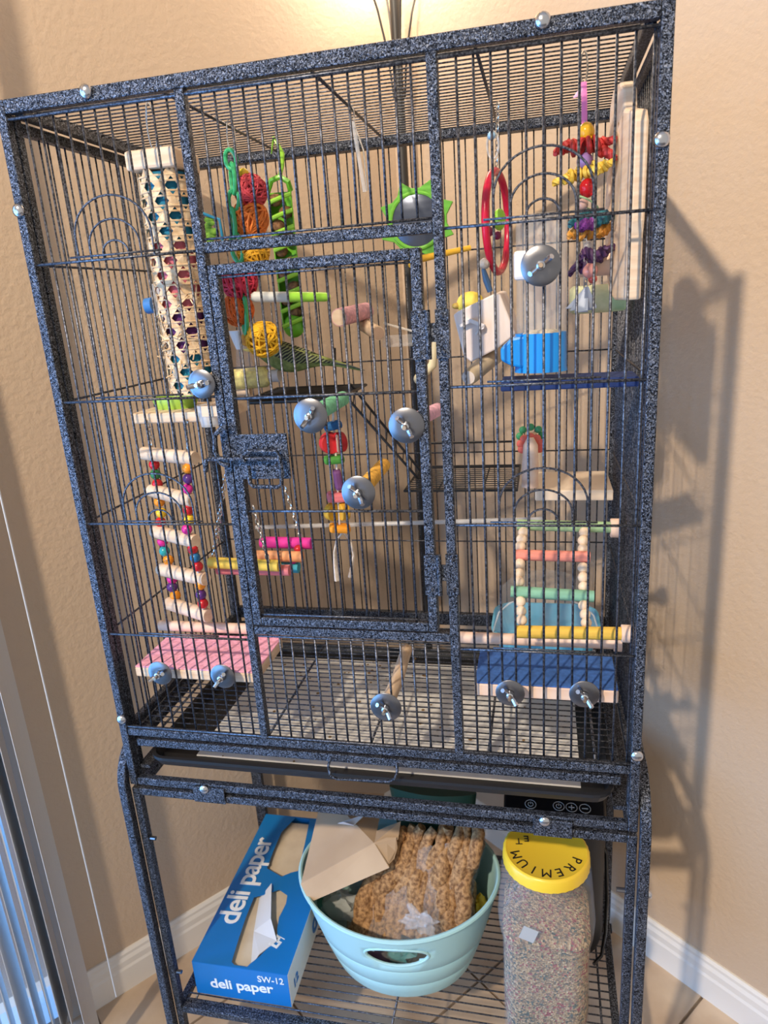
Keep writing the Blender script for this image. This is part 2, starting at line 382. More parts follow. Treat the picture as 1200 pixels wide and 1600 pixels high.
def rrect(x0, x1, y0, y1, r, z, n=5):
    p = []
    for cx, cy, a0 in ((x1 - r, y1 - r, 0), (x0 + r, y1 - r, 90), (x0 + r, y0 + r, 180), (x1 - r, y0 + r, 270)):
        for k in range(n + 1):
            a = math.radians(a0 + 90 * k / n); p.append(Vector((cx + r * math.cos(a), cy + r * math.sin(a), z)))
    return p
m.rings([rrect(x0 + .012, x1 - .012, y0 + .012, y1 - .012, .02, zt), rrect(x0 + .006, x1 - .006, y0 + .006, y1 - .006, .024, zl), rrect(x0, x1, y0, y1, .03, zl), rrect(x0, x1, y0, y1, .03, zl - .005), rrect(x0 + .008, x1 - .008, y0 + .008, y1 - .008, .022, zt - .003)])
tray = m.build('tray', TRAY, cage)
MB().bb(0.105, W - 0.075, 0.038, D - 0.08, zt + 0.0005, zt + 0.0025).build('tray_paper', PAPER, tray)
for sx in (0, 1):   # runners under the tray
    x = 0.014 if sx == 0 else W - 0.032; MB().bb(x, x + 0.018, 0.014, D - 0.014, Z(-0.972), Z(-0.966)).build('tray_runner', HAM, cage)
# droppings and husks on the tray paper
drop = MB()
for i in range(110):
    c = Vector((random.uniform(0.12, 0.70), random.uniform(0.04, 0.36), zt + 0.003)) if i < 60 else Vector((random.gauss(0.33, 0.06), random.gauss(0.33, 0.035), zt + 0.003))
    drop.sph(c, random.uniform(0.0012, 0.0035), 6, 4, (1, 1, 0.4))
drop.build('seed_husks', plain('husk_brown', (0.22, 0.13, 0.05), 0.9), tray, kind='stuff')
# stand
m = MB()
zs0 = Z(-1.003)
for x0 in (0.0, W - t_): m.bb(x0, x0 + t_, 0, t_, 0.115, zs0)
m.bb(t_, W - t_, 0.0005, t_, zs0 - 0.013, zs0); m.bb(t_, W - t_, 0.0005, t_, Z(-1.492), Z(-1.478))
for x0 in (0.0, W - t_): m.bb(x0, x0 + t_, D - t_, D, 0.115, zs0)
m.bb(t_, W - t_, D - t_, D, zs0 - 0.013, zs0); m.bb(t_, W - t_, D - t_, D, Z(-1.492), Z(-1.478))
for x0 in (0.0, W - t_):
    m.bb(x0, x0 + t_, t_, D - t_, zs0 - 0.013, zs0); m.bb(x0, x0 + t_, t_, D - t_, Z(-1.492), Z(-1.478))
stand = m.build('stand_frame', HAM, cage, bevel=0.0016)
for x in (0.140, 0.672):
    MB().bb(x - 0.027, x + 0.027, -0.0025, 0.0, zs0 - 0.0125, zs0 + 0.016).build('mounting_plate', HAM, stand, bevel=0.001)
def sq_tube(pts, w, name, parent):   # square tube along a path in the y-z plane
    mm = MB(); rr = []
    for i, p in enumerate(pts):
        a = pts[max(0, i - 1)]; b = pts[min(len(pts) - 1, i + 1)]; t = (b - a).normalized(); q = Vector((1, 0, 0)).cross(t)
        rr.append([p + Vector((sx * w / 2, 0, 0)) + q * (sq * w / 2) for sx, sq in ((-1, -1), (1, -1), (1, 1), (-1, 1))])
    return mm.rings(rr).build(name, HAM, parent, bevel=0.0018)
for x in (-0.0095, W + 0.0095):
    ztop = Z(-0.930); R_ = 0.07; y0, y1 = -0.004, D + 0.004
    pts = [Vector((x, y0, 0.075)), Vector((x, y0, ztop - R_))] + [Vector((x, y0 + R_ - R_ * math.cos(math.radians(a)), ztop - R_ + R_ * math.sin(math.radians(a)))) for a in range(10, 91, 10)]
    pts += [Vector((x, y1 - R_ + R_ * math.sin(math.radians(a)), ztop - R_ + R_ * math.cos(math.radians(a)))) for a in range(0, 91, 10)] + [Vector((x, y1, 0.075))]
    sq_tube(pts, 0.0145, 'stand_side_frame', cage)
for x in (-0.0095, W + 0.0095):
    for y in (-0.004, D + 0.004):
        cs = MB().cyl((x, y, 0.05), (x, y, 0.078), 0.006, n=10); cs.bb(x - 0.012, x + 0.012, y - 0.010, y + 0.010, 0.045, 0.052)
        c_ = cs.build('caster_fork', BLACKM, cage, True)
        MB().cyl((x - 0.009, y, 0.024), (x + 0.009, y, 0.024), 0.024, n=20).build('caster_wheel', BLACKM, c_, True)
shelf = MB().bb(t_, W - t_, 0.014, 0.022, Z(-1.490), Z(-1.480)).build('shelf_grate', HAM, cage)
for i in range(26): hbar(shelf, t_, W - t_, 0.030 + i * 0.0155, Z(-1.479), 'bar', 0.0014)
for x in (0.03, 0.40, W - 0.03): inst('cross_wire', barmesh(D - 0.04, 0.002, 'y', WIRE), shelf, (x, D / 2, Z(-1.4825)))
def bolt(p, r=0.0082, ax=(0, -1, 0)):
    MB().lathe(p, [(0.0001, 0.0052), (r * .35, 0.0050), (r * .75, 0.0038), (r, 0.0015), (r, 0)], 16, ax).build('acorn_bolt', BOLTM, cage, True)
for u, v in ((134, 143), (848, 32), (1034, 218), (29, 329), (190, 1124), (995, 1181), (319, 1233), (851, 1283)): bolt(at(u, v, -0.001))
for u, v in ((236, 1309), (273, 1517)): MB().cyl(Vector((t_, 0.006, at(u, v, 0.006).z)), Vector((t_ + 0.010, 0.006, at(u, v, 0.006).z)), 0.0035, n=8).build('acorn_bolt', CHROME, cage, True)
q = at(975, 1391, 0.006).z; MB().cyl((W - t_ - 0.012, 0.006, q), (W - t_, 0.006, q), 0.0035, n=8).build('acorn_bolt', CHROME, cage, True)
bolt(Vector((W + 0.017, -0.004, at(1021, 1395, 0).z)), 0.006, (1, 0, 0))

# ================================================================== perches and platforms on the front bars
def washer(p, parent, rot=0.6, r=0.0225, wing=True):
    p = Vector(p)
    w = MB().lathe(p, [(0.0025, 0.0018), (r * .5, 0.0015), (r - .0012, 0.0008), (r, 0.0), (r, -0.0008), (0.0025, -0.0004)], 32, (0, -1, 0)).build('washer', CHROME, parent, True)
    MB().cyl(p + Vector((0, 0.002, 0)), p + Vector((0, -0.017, 0)), 0.0026, n=10).build('screw', BRASS, w, True)
    nut = MB().lathe(p + Vector((0, -0.003, 0)), [(0.0055, 0), (0.0048, 0.006), (0.003, 0.007)], 12, (0, -1, 0))
    for s in (-1, 1):
        d = Vector((math.cos(rot) * s, 0, math.sin(rot) * s))
        nut.tube([p + d * 0.004 + Vector((0, -0.005, 0)), p + d * 0.0095 + Vector((0, -0.008, 0)), p + d * 0.0145 + Vector((0, -0.0135, 0))], [0.0026, 0.0036, 0.0030], 8)
    nut.build('wing_nut', BOLTM, w, True); return w
def perch(name, label, uv, m, r, length, rot, wob=0.0, dz=0.0, dx=0.0):
    p = at(*uv, -0.004); e = thing(name, label, 'perch', p)
    n = 9; pts = []; rs = []
    for i in range(n):
        k = i / (n - 1); pts.append(p + Vector((dx * k + wob * math.sin(k * 5), 0.010 + length * k, dz * k + wob * math.cos(k * 6)))); rs.append(r * (1 - 0.1 * k))
    pts.append(pts[-1] + Vector((0, 0.006, 0))); rs.append(r * 0.55)
    MB().tube(pts, rs, 18).build('dowel', m, e, True); washer(p, e, rot); return e
perch('green_perch', 'green gritty perch on a front washer, left of the door centre', (485, 650), grit('green_grit', (0.20, 0.62, 0.38)), 0.0118, 0.145, 0.95)
perch('pink_perch', 'pink perch behind a front washer next to the door hinge side', (635, 665), grit('pink_grit', (0.90, 0.50, 0.62)), 0.0105, 0.11, 2.2, dx=0.022)
perch('orange_perch', 'orange gritty perch on a washer low in the door', (560, 770), grit('orange_grit', (0.93, 0.50, 0.08)), 0.0112, 0.145, -1.0)
perch('natural_perch', 'natural wood branch perch on the washer under the door', (603, 1105), NATP, 0.0102, 0.16, -0.9, 0.0012)
def platform(name, label, x0, x1, y0, y1, zt, th, m_top, m_body, uvs, rots):
    e = thing(name, label, 'platform', ((x0 + x1) / 2, y0, zt - th))
    MB().bb(x0, x1, y0, y1, zt - th, zt - 0.002).build('board', m_body, e, bevel=0.002)
    MB().bb(x0 + 0.0005, x1 - 0.0005, y0 + 0.0005, y1 - 0.0005, zt - 0.002, zt).build('grit_surface', m_top, e, bevel=0.0008)
    for (u, v), r in zip(uvs, rots): washer(at(u, v, -0.004), e, r, 0.0195)
    return e
zp = at(212, 1041, 0.014).z
platform('pink_platform', 'pink topped wooden platform on two washers at the lower left', at(210, 1041, 0.014).x, at(398, 1041, 0.014).x, 0.014, 0.128, zp, 0.018, grit('pink_top', (0.93, 0.42, 0.58)), WOOD, [(250, 1052), (348, 1057)], [0.5, 0.9])
zp = at(741, 1066, 0.014).z
platform('blue_platform', 'blue topped wooden platform on two washers at the lower right', at(741, 1066, 0.014).x, at(967, 1075, 0.014).x, 0.014, 0.112, zp, 0.021, grit('blue_top', (0.035, 0.12, 0.40)), PINKW, [(797, 1083), (913, 1085)], [-0.9, -0.9])
# navy platform at mid height on the right
e = thing('navy_platform', 'navy blue platform edge on, under the blue based feeder', 'platform', (0.70, 0.10, Z(-0.385)))
pa, pb = at(782, 606, 0.045), at(982, 592, 0.045)
MB().bb(pa.x, 0.772, 0.045, 0.11, pa.z - 0.005, pa.z + 0.007).build('board', grit('navy_top', (0.008, 0.03, 0.14)), e, bevel=0.002)

# ================================================================== toys
def bead(parent, c, r, m, nm='bead'): return MB().sph(c, r, 14, 10).build(nm, m, parent, True)
CC = {}
def colr(n, c, r=0.4):
    if n not in CC: CC[n] = plain(n, c, r)
    return CC[n]
RED = colr('red_paint', (0.62, 0.02, 0.03), .25); GRN = colr('dark_green_paint', (0.03, 0.22, 0.08), .25); ORG = colr('orange_paint', (0.90, 0.32, 0.02), .25)
PUR = colr('purple_paint', (0.10, 0.03, 0.20), .25); MAG = colr('magenta_paint', (0.72, 0.03, 0.32), .25); YEL = colr('yellow_paint', (0.92, 0.62, 0.04), .25)
TEA = colr('teal_paint', (0.03, 0.36, 0.40), .25); BLU = colr('blue_paint', (0.02, 0.17, 0.40), .25)
def hook(parent, top, bottom, m=NICKEL, r=0.0012, w=0.006):
    top = Vector(top); bottom = Vector(bottom); c = (top + bottom) / 2; pts = []
    n = 18; h = (top - bottom).length / 2
    for i in range(n): a = 2 * PI * i / n; pts.append(c + Vector((math.sin(a) * w, 0, math.cos(a) * h)))
    return MB().tube(pts, r, 6, closed=True).build('hook', m, parent, True)
def chain(parent, a, b, m=NICKEL, ll=0.009, r=0.0009, nm='chain'):
    a = Vector(a); b = Vector(b); n = max(2, int((b - a).length / (ll * 0.72))); d = (b - a).normalized(); mm = MB()
    u = d.orthogonal().normalized(); w = d.cross(u)
    for i in range(n):
        c = a + (b - a) * ((i + .5) / n); k = u if i % 2 else w
        mm.tube([c + d * (math.cos(2 * PI * j / 10) * ll / 2) + k * (math.sin(2 * PI * j / 10) * ll * 0.28) for j in range(10)], r, 5, closed=True)
    return mm.build(nm, m, parent, True)

# --- cane tube toy
yk = 0.085
ct, cb = at(264, 272, yk), at(300, 612, yk); cx = (ct.x + cb.x) / 2; rt = px(41, ct)
e = thing('cane_shredder_tube', 'woven cane shredding tube filled with coloured paper, hung at the upper left', 'bird toy', (cx, yk, cb.z))
blk = MB(); s_ = rt * 2.05
blk.box((cx, yk, ct.z + 0.014), (s_, s_, 0.024)); blk.build('wood_cap', WOOD, e, bevel=0.004)
hook(e, (cx - 0.003, yk - 0.03, Z(-0.010)), (cx, yk, ct.z + 0.03)); hook(e, (cx, yk, ct.z + 0.034), (cx, yk, ct.z + 0.020), w=0.004)
CANE = mottled('cane_strip', (0.66, 0.44, 0.24), (0.86, 0.68, 0.46), 90, 0.55)
hz = ct.z - cb.z
for z0, z1, nm, c in ((0, .30, 'blue_roll', (0.01, 0.20, 0.36)), (.30, .60, 'pink_roll', (0.60, 0.16, 0.22)), (.60, .80, 'purple_roll', (0.10, 0.02, 0.14)), (.80, 1.0, 'teal_roll', (0.01, 0.22, 0.36))):
    MB().lathe((cx, yk, ct.z), [(rt * .84, -hz * z0), (rt * .84, -hz * z1)], 24).build('paper_roll', plain(nm, c, .8), e, True)
cn = MB(); nst = 7
for sgn in (1, -1):
    for k in range(nst):
        pts = []
        for i in range(41):
            q = i / 40; a = 2 * PI * (k / nst + sgn * q * 1.12); rr = rt * (0.97 + 0.025 * math.sin(i * 2 + k * sgn))
            pts.append(Vector((cx + rr * math.cos(a), yk + rr * math.sin(a), ct.z - hz * q)))
        b0 = len(cn.v)
        for i, p in enumerate(pts):
            rad = Vector((p.x - cx, p.y - yk, 0)).normalized(); t = (pts[min(i + 1, 40)] - pts[max(i - 1, 0)]).normalized(); w = rad.cross(t) * 0.0046
            cn.v += [p - w, p + w, p + w + rad * 0.0011, p - w + rad * 0.0011]
        for i in range(40):
            for j in range(4): cn.f.append((b0 + i * 4 + j, b0 + i * 4 + (j + 1) % 4, b0 + i * 4 + 4 + (j + 1) % 4, b0 + i * 4 + 4 + j))
for i in range(16):
    z = ct.z - hz * min(.998, (i + .5) / 15.68); rr = rt * 1.0
    for dz in (-0.0032, 0.0032): cn.tube([Vector((cx + rr * math.cos(a), yk + rr * math.sin(a), z + dz)) for a in [2 * PI * q / 30 for q in range(30)]], 0.0013, 5, closed=True)
cn.build('cane_weave', CANE, e)
fr = MB()
for i in range(26):
    a = random.uniform(-2.6, -0.4); z = cb.z + random.uniform(0.02, 0.14); p = Vector((cx + rt * math.cos(a), yk + rt * math.sin(a), z)); d = Vector((random.uniform(-1, 1), -0.25, random.uniform(-.8, .8))).normalized() * random.uniform(.006, .014)
    fr.tube([p - d, p + d + Vector((0, -0.003, 0))], [0.0013, 0.0009], 4)
fr.build('frayed_ends', CANE, e, kind='stuff')

# --- vine ball chain
def vine_ball(parent, c, r, col, seed):
    rn = random.Random(seed); mm = MB(); c = Vector(c)
    mm.sph(c, r * .86, 12, 8)
    for i in range(26):
        ax = Vector((rn.gauss(0, 1), rn.gauss(0, 1), rn.gauss(0, 1))).normalized(); u = ax.orthogonal().normalized(); w = ax.cross(u); k = rn.uniform(-.45, .45)
        rr = r * math.sqrt(1 - k * k) * rn.uniform(.95, 1.02)
        mm.tube([c + ax * (k * r) + u * (math.cos(2 * PI * j / 18) * rr) + w * (math.sin(2 * PI * j / 18) * rr) for j in range(18)], r * rn.uniform(.05, .085), 5, closed=True)
    nm = 'vine_%d' % seed
    return mm.build('vine_ball', mottled(nm, tuple(x * .72 for x in col), col, 120, 0.7), parent, True)
yv = 0.20
e = thing('vine_ball_toy', 'string of red, orange and yellow vine balls on green plastic links', 'bird toy', at(385, 560, yv))
for i, (u, v, r, c) in enumerate(((392, 299, 25, (0.62, 0.06, 0.09)), (391, 342, 28, (0.86, 0.24, 0.04)), (396, 392, 25, (0.92, 0.50, 0.03)), (374, 440, 28, (0.68, 0.04, 0.10)), (372, 484, 24, (0.78, 0.16, 0.02)), (412, 530, 27, (0.95, 0.55, 0.02)))):
    p = at(u, v, yv - 0.012 * (i > 2)); vine_ball(e, p, px(r, p), c, 40 + i)
LNK = plain('green_link_plastic', (0.05, 0.48, 0.20), .3)
for k, ((u0, v0), (u1, v1)) in enumerate((((358, 236), (363, 262)), ((362, 258), (366, 300)), ((366, 298), (364, 330)), ((362, 328), (366, 368)), ((366, 366), (374, 408)), ((380, 462), (384, 520)))):
    a, b = at(u0, v0, yv - .02), at(u1, v1, yv - .02); d = (b - a); h = d.length / 2; c = (a + b) / 2; d.normalize(); w = Vector((0, 1, 0)).cross(d) if k % 2 == 0 else Vector((0.75, 0.66, 0)).cross(d)
    w = w.normalized() * px(9, c)
    MB().tube([c + d * (math.cos(2 * PI * j / 16) * (h + .002)) + w * math.sin(2 * PI * j / 16) for j in range(16)], px(3.6, c), 8, closed=True).build('chain_link', LNK, e, True)
hook(e, (at(364, 195, yv).x, yv, Z(-0.009)), at(359, 240, yv - .02)); bead(e, at(381, 271, yv), px(8, at(381, 271, yv)), YEL)
BONE = plain('pale_plastic', (0.80, 0.76, 0.70), .4)

# --- green treat holder
yg = 0.33
e = thing('green_treat_holder', 'long green slatted plastic treat holder with brown chews inside', 'bird toy', at(462, 530, yg))
GP = plain('bright_green_plastic', (0.16, 0.52, 0.03), .3); GL = plain('lime_plastic', (0.34, 0.70, 0.06), .3)
lt, rt_, lb, rb = at(416, 302, yg), at(455, 298, yg), at(447, 508, yg), at(476, 505, yg)
def lerp(a, b, k): return a + (b - a) * k
def gp(s, k):   # s 0..1 across, k 0..1 down
    return lerp(lerp(at(417, 300, yg), at(455, 297, yg), s), lerp(at(443, 515, yg), at(476, 512, yg), s), k)
fd = Vector((-.31, .95, 0))    # pushed back, away from the room
rr = []
for k in [i / 12 for i in range(13)]:
    a, b = gp(0, k), gp(1, k); w = (b - a); rr.append([a - fd * .006, a + w * .05 - fd * .008, a + w * .05 + fd * .014, b - w * .05 + fd * .014, b - w * .05 - fd * .008, b - fd * .006, b + fd * .018, a + fd * .018])
MB().rings(rr).build('shell', GP, e)
c = lerp(gp(0, 1), gp(1, 1), .5); wd_ = (gp(1, 1) - gp(0, 1)).length
MB().sph(c + Vector((0, 0, 0.004)), wd_ * .50, 16, 10, (1, .5, 1.0)).build('rounded_end', GP, e, True)
for i in range(9):
    k = 0.05 + i * 0.112
    a, b = gp(0.03, k + .030), gp(.97, max(0, k - .020)); MB().tube([a - fd * .008, lerp(a, b, .5) - fd * .013, b - fd * .008], 0.0036, 8).build('slat', GL, e, True)
BRN = mottled('brown_chew', (0.12, 0.05, 0.02), (0.34, 0.17, 0.07), 160, .8)
for i in range(10):
    MB().sph(gp(.3 + .4 * (i % 2), .06 + i * .09)  + fd * .002, 0.0125, 9, 6, (1, .7, .8)).build('chew', BRN, e, True)
MB().tube([gp(0.03, 0), at(424, 282, yg - .01), at(437, 276, yg - .01), at(450, 284, yg - .01), gp(.97, 0)], 0.0045, 8).build('handle_arch', GP, e, True)
MB().tube([at(437, 277, yg), at(441, 258, yg), at(441, 240, yg), at(434, 226, yg), (at(428, 220, yg).x, yg, Z(-0.006)), at(424, 240, yg + .01)], [0.003, .0035, .004, .003, .002, .001], 8).build('strap', GL, e, True)

# --- two-tone stick perch
p0, p1, p2 = at(392, 464, .15), at(448, 464, .17), at(516, 464, .19)
e = thing('two_tone_stick', 'horizontal stick half pale grey and half lime green behind the door', 'perch', p1)
MB().tube([p0, lerp(p0, p1, .1), p1], [.004, .0075, .0075], 14).build('grey_half', plain('pale_grey', (0.60, 0.62, 0.60), .5), e, True)
MB().tube([p1, lerp(p1, p2, .9), p2], [.0075, .0065, .003], 14).build('lime_half', GL, e, True)

# --- small green foraging box with blue frame
e = thing('foraging_frame', 'small green foraging pad in a thin blue square frame behind the left mullion', 'bird toy', at(325, 370, .40))
BW = plain('blue_wire_frame', (0.02, 0.25, 0.45), .3)
MB().tube([at(u, v, .40) for u, v in ((300, 328), (318, 334), (343, 343), (348, 372), (345, 392), (300, 385))], 0.0028, 8, closed=True).build('frame', BW, e, True)
mm = MB()
for i in range(14): mm.sph(at(306 + random.random() * 32, 340 + random.random() * 40, .405), random.uniform(.007, .011), 8, 6, (1.3, .6, .7))
mm.build('green_pad', mottled('moss_pad', (0.05, 0.16, 0.02), (0.28, 0.55, 0.06), 60, .8), e, True)

# --- sun mirror
ym = 0.405; c = at(651, 345, ym)
e = thing('sun_mirror', 'round dark mirror with green sunburst rim on the back bars', 'mirror', c)
R0 = px(44, c); R1 = px(62, c); pts = []
for i in range(24):
    a = 2 * PI * i / 24 + .12; r = (R0 * 1.06, R1, R0 * 1.06)[i % 3] if i % 3 == 1 else R0 * 1.08; pts.append(c + Vector((math.cos(a) * r, 0, math.sin(a) * r)))
MB().prism(pts, (0, .008, 0)).build('sun_rim', plain('leaf_green_plastic', (0.16, 0.52, 0.05), .35), e, bevel=.001)
MB().lathe(c + Vector((0, -.001, 0)), [(.0001, .0025), (R0 * .8, .002), (R0 * .92, 0)], 36, (0, -1, 0)).build('mirror_glass', mat('smoky_mirror', (0.10, 0.12, 0.17), .22, .6), e, True)
MB().torus(c + Vector((0, -.001, 0)), (0, 1, 0), R0 * .93, .0035, 36, 8).build('mirror_rim', plain('green_rim', (0.20, 0.58, 0.06), .3), e, True)
MB().tube([at(641, 415, .33), at(646, 405, .35), at(660, 404, .37), at(735, 387, .40)], [.0035, .006, .006, .0045], 10).build('yellow_perch_rod', plain('amber_plastic', (0.93, 0.55, 0.05), .3), e, True)

# --- red ring swing
yr = .265; c = at(777, 348, yr)
e = thing('red_ring_swing', 'red plastic ring hanging by a chain with a green bead inside', 'bird toy', c)
RP = plain('red_ring_plastic', (0.60, 0.01, 0.05), .22)
MB().torus(c, (0.985, -0.02, 0.0) if False else (math.cos(.18), math.sin(.18) * -1, 0), px(73, c), .0056, 44, 10).build('ring', RP, e, True)
MB().sph(c + Vector((0.003, 0, .004)), .0095, 12, 8, (1, 1, 1.6)).build('green_bead', GL, e, True)
MB().sph(at(764, 362, yr - .02), .007, 10, 8).build('plum_bead', colr('plum', (.20, .01, .06)), e, True); MB().sph(at(777, 368, yr - .03), .006, 10, 8).build('plum_bead', colr('plum', (.20, .01, .06)), e, True)
chain(e, (at(778, 160, yr).x, yr, Z(-.012)), c + Vector((0, 0, px(73, c))))
hook(e, at(770, 205, yr - .02), at(770, 248, yr - .02), FROST, .0016, .008)
MB().sph(at(768, 212, yr - .025), .006, 8, 6).build('swivel', colr('pale_blue_swivel', (.35, .6, .85), .2), e, True)

# --- clear hanging rod
e = thing('clear_hanger', 'thin clear acrylic hanger on a metal clip below the roof', 'hanger', at(572, 300, .2))
hook(e, (at(548, 165, .2).x, .2, Z(-.010)), at(552, 192, .2), NICKEL, .0011, .003)
MB().tube([at(552, 190, .2), at(558, 230, .2), at(570, 300, .2)], .003, 8).build('rod', FROST, e, True); MB().tube([at(552, 190, .2), at(568, 235, .2), at(574, 298, .2)], .0012, 6).build('cord', NICKEL, e, True)

# --- knotted rope toy
yq = .10
e = thing('knotted_rope_toy', 'hanging toy of knotted coloured ropes and clear beads at the upper right', 'bird toy', at(912, 480, yq))
hook(e, (at(912, 62, yq).x, yq, Z(-.009)), at(913, 130, yq), NICKEL, .0011, .004)
RIB = plain('pink_ribbon', (0.85, 0.22, 0.50), .4)
MB().tube([at(912, 128, yq), at(913, 160, yq), at(913, 195, yq)], .0038, 6, flat=.35, up=(0, 1, 0)).build('ribbon', RIB, e, True)
MB().tube([at(911, 138, yq), at(903, 147, yq), at(896, 153, yq)], [.003, .003, .001], 6, flat=.4, up=(0, 1, 0)).build('ribbon_tail', plain('pale_pink_ribbon', (.88, .45, .66), .4), e, True)
chain(e, at(913, 190, yq), at(915, 452, yq), colr('cord_grey', (.3, .3, .3)), nm='cord')
def cbead(u, v, r, nm, c, sz=1.0):
    p = at(u, v, yq); m = mat(nm, c, .08, 0, Transmission_Weight=.35); return MB().sph(p, px(r, p), 14, 10, (1, 1, sz)).build('clear_bead', m, e, True)
cbead(916, 207, 13, 'amber_bead', (.95, .55, .03), 1.15); cbead(914, 252, 13, 'lilac_bead', (.42, .25, .60)); cbead(918, 294, 13, 'cherry_bead', (.65, .01, .02), 1.1)
cbead(910, 320, 9, 'blush_bead', (.75, .50, .46)); cbead(920, 385, 9, 'smoke_bead', (.55, .52, .52)); cbead(922, 423, 12, 'rose_bead', (.85, .40, .38)); cbead(926, 436, 7, 'coral_bead', (.90, .15, .12))
def knot(pts, r, m, seed, loops=3):
    rn = random.Random(seed); P = [at(u, v, yq + rn.uniform(-.012, .012)) for u, v in pts]; mm = MB(); n = 30
    for s in range(3):
        ph = 2 * PI * s / 3; q = []
        for i in range(n):
            k = i / (n - 1) * (len(P) - 1); j = min(int(k), len(P) - 2); p = lerp(P[j], P[j + 1], k - j); w = r * (1.15 if 4 < i < n - 5 else .5)
            q.append(p + Vector((0, math.cos(ph + i * .9) * w, math.sin(ph + i * .9) * w)))
        mm.tube(q, r * .62, 6)
    for s in range(loops):
        c = lerp(P[0], P[-1], .3 + .4 * s / max(1, loops - 1)); mm.torus(c, (rn.uniform(.4, 1), rn.uniform(-.5, .5), rn.uniform(-.3, .3)), r * 1.55, r * .7, 14, 6)
    return mm.build('knotted_rope', m, e, True)
knot([(867, 238), (890, 227), (930, 228), (962, 217)], .0046, mottled('red_rope', (.28, .01, .01), (.55, .04, .04), 150, .6), 1, 4)
knot([(930, 230), (945, 236), (962, 247)], .0038, mottled('red_rope_b', (.28, .01, .01), (.55, .04, .04), 150, .6), 9, 1)
knot([(864, 286), (900, 274), (935, 264), (960, 252)], .0042, mottled('yellow_rope', (.62, .38, .02), (.88, .64, .12), 150, .6), 2, 4)
knot([(890, 350), (915, 340), (940, 340), (958, 337)], .0050, mottled('teal_rope', (.01, .05, .10), (.03, .22, .26), 120, .6), 3, 4)
knot([(900, 352), (915, 350), (935, 346)], .0044, mottled('violet_rope', (.08, .01, .14), (.26, .05, .34), 120, .6), 4, 2)
knot([(888, 368), (905, 360), (938, 362), (957, 352)], .0050, mottled('rust_rope', (.42, .16, .02), (.72, .34, .05), 150, .6), 5, 4)
knot([(890, 428), (908, 405), (915, 392), (930, 402), (945, 393), (960, 385)], .0046, mottled('plum_rope', (.03, .008, .05), (.09, .03, .12), 150, .6), 6, 3)
MB().torus(at(917, 318, yq), (.35, .25, .9), px(24, at(917, 318, yq)), .0011, 26, 6, (1, .55)).build('thin_ring', colr('pale_green_ring', (.35, .55, .30), .3), e, True)
mm = MB()
for k in range(5):
    a = at(917, 448, yq - .004 * k); b = at(895 + 7 * k, 488 - 3 * abs(k - 2), yq - .008 * (k % 3)); mm.rings([[a + Vector((-.002, 0, 0)), a + Vector((.002, 0, 0)), a + Vector((.002, .001, 0)), a + Vector((-.002, .001, 0))], [b + Vector((-.009, 0, 0)), b + Vector((.007, 0, .002)), b + Vector((.007, .001, 0)), b + Vector((-.009, .001, 0))]])
mm.build('foil_tassel', mat('pearl_foil', (.62, .70, .86), .18, .6), e)

# --- wooden stand on the right side bars
e = thing('wooden_side_perch', 'shaped pale wood board with a dowel perch on the right side bars', 'perch', (.76, .08, Z(-.28)))
bx = .7585; pr = [(.040, -.285), (.040, -.215), (.036, -.20), (.034, -.10), (.040, -.088), (.080, -.078), (.086, -.055), (.10, -.045), (.13, -.045), (.145, -.06), (.15, -.12), (.162, -.18), (.15, -.235), (.13, -.275), (.10, -.285)]
MB().prism([(bx - .004 - (y - .035) * .15, y, Z(z)) for y, z in pr], (.016, 0, 0)).build('board', WOOD, e, bevel=.003)
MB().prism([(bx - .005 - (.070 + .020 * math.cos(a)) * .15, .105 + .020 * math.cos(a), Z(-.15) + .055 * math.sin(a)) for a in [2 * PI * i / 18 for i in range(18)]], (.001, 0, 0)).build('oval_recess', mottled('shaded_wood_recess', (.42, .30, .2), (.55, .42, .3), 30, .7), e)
p = at(905, 416, .125); MB().cyl((bx - .008, .125, p.z), (p.x, .125, p.z), .0135, n=18).build('dowel', PINKW, e, True)
MB().sph((bx - .010, .10, Z(-.088)), .0045, 10, 8).build('brass_nut', BRASS, e, True)

# --- pale green perch on the right side
e = thing('pale_green_perch', 'chunky pale yellow green mineral perch below the dowel on the right bars', 'perch', at(930, 470, .20))
a, b = at(890, 470, .20), at(985, 463, .20); r = px(21, a)
MB().tube([a, lerp(a, b, .06), lerp(a, b, .66)], [r * .8, r, r], 18).build('yellow_end', mottled('pale_lime_chalk', (.56, .62, .38), (.68, .72, .48), 60, .8), e, True)
MB().tube([lerp(a, b, .66), lerp(a, b, .9), (.772, .20, b.z)], [r, r * .96, r * .7], 18).build('green_end', mottled('pale_green_chalk', (.34, .58, .36), (.48, .68, .46), 60, .8), e, True)

# --- gravity feeder
yf = .050; c = at(838, 548, yf); r = px(50, c) ; rt2 = px(39, at(845, 430, yf))
e = thing('gravity_feeder', 'clear tube feeder with bright blue base screwed to the front bars', 'feeder', (c.x, yf, at(838, 580, yf).z))
zb0, zb1 = at(838, 580, yf).z, at(838, 520, yf).z; ztop = at(845, 334, yf).z; xt = at(846, 500, yf).x
MB().lathe((xt, yf, 0), [(.0001, ztop), (rt2 * .7, ztop), (rt2 * .95, ztop - .005), (rt2, ztop - .012), (rt2, zb1)], 28, sy=.75).build('clear_tube', thin('feeder_clear', (.72, .74, .75), .20, .1), e, True)
mb_ = MB().lathe((xt - .001, yf, 0), [(.0001, zb0 + .004), (rt2 * 1.02, zb0 + .003), (rt2 * 1.08, zb0), (rt2 * 1.05, zb0 + .006), (rt2 * 1.03, zb1), (rt2 * 1.0, zb1), (rt2 * .98, zb0 + .008), (.0001, zb0 + .008)], 28, sy=.75)
BP = plain('bright_blue_plastic', (0.01, 0.27, 0.78), .28)
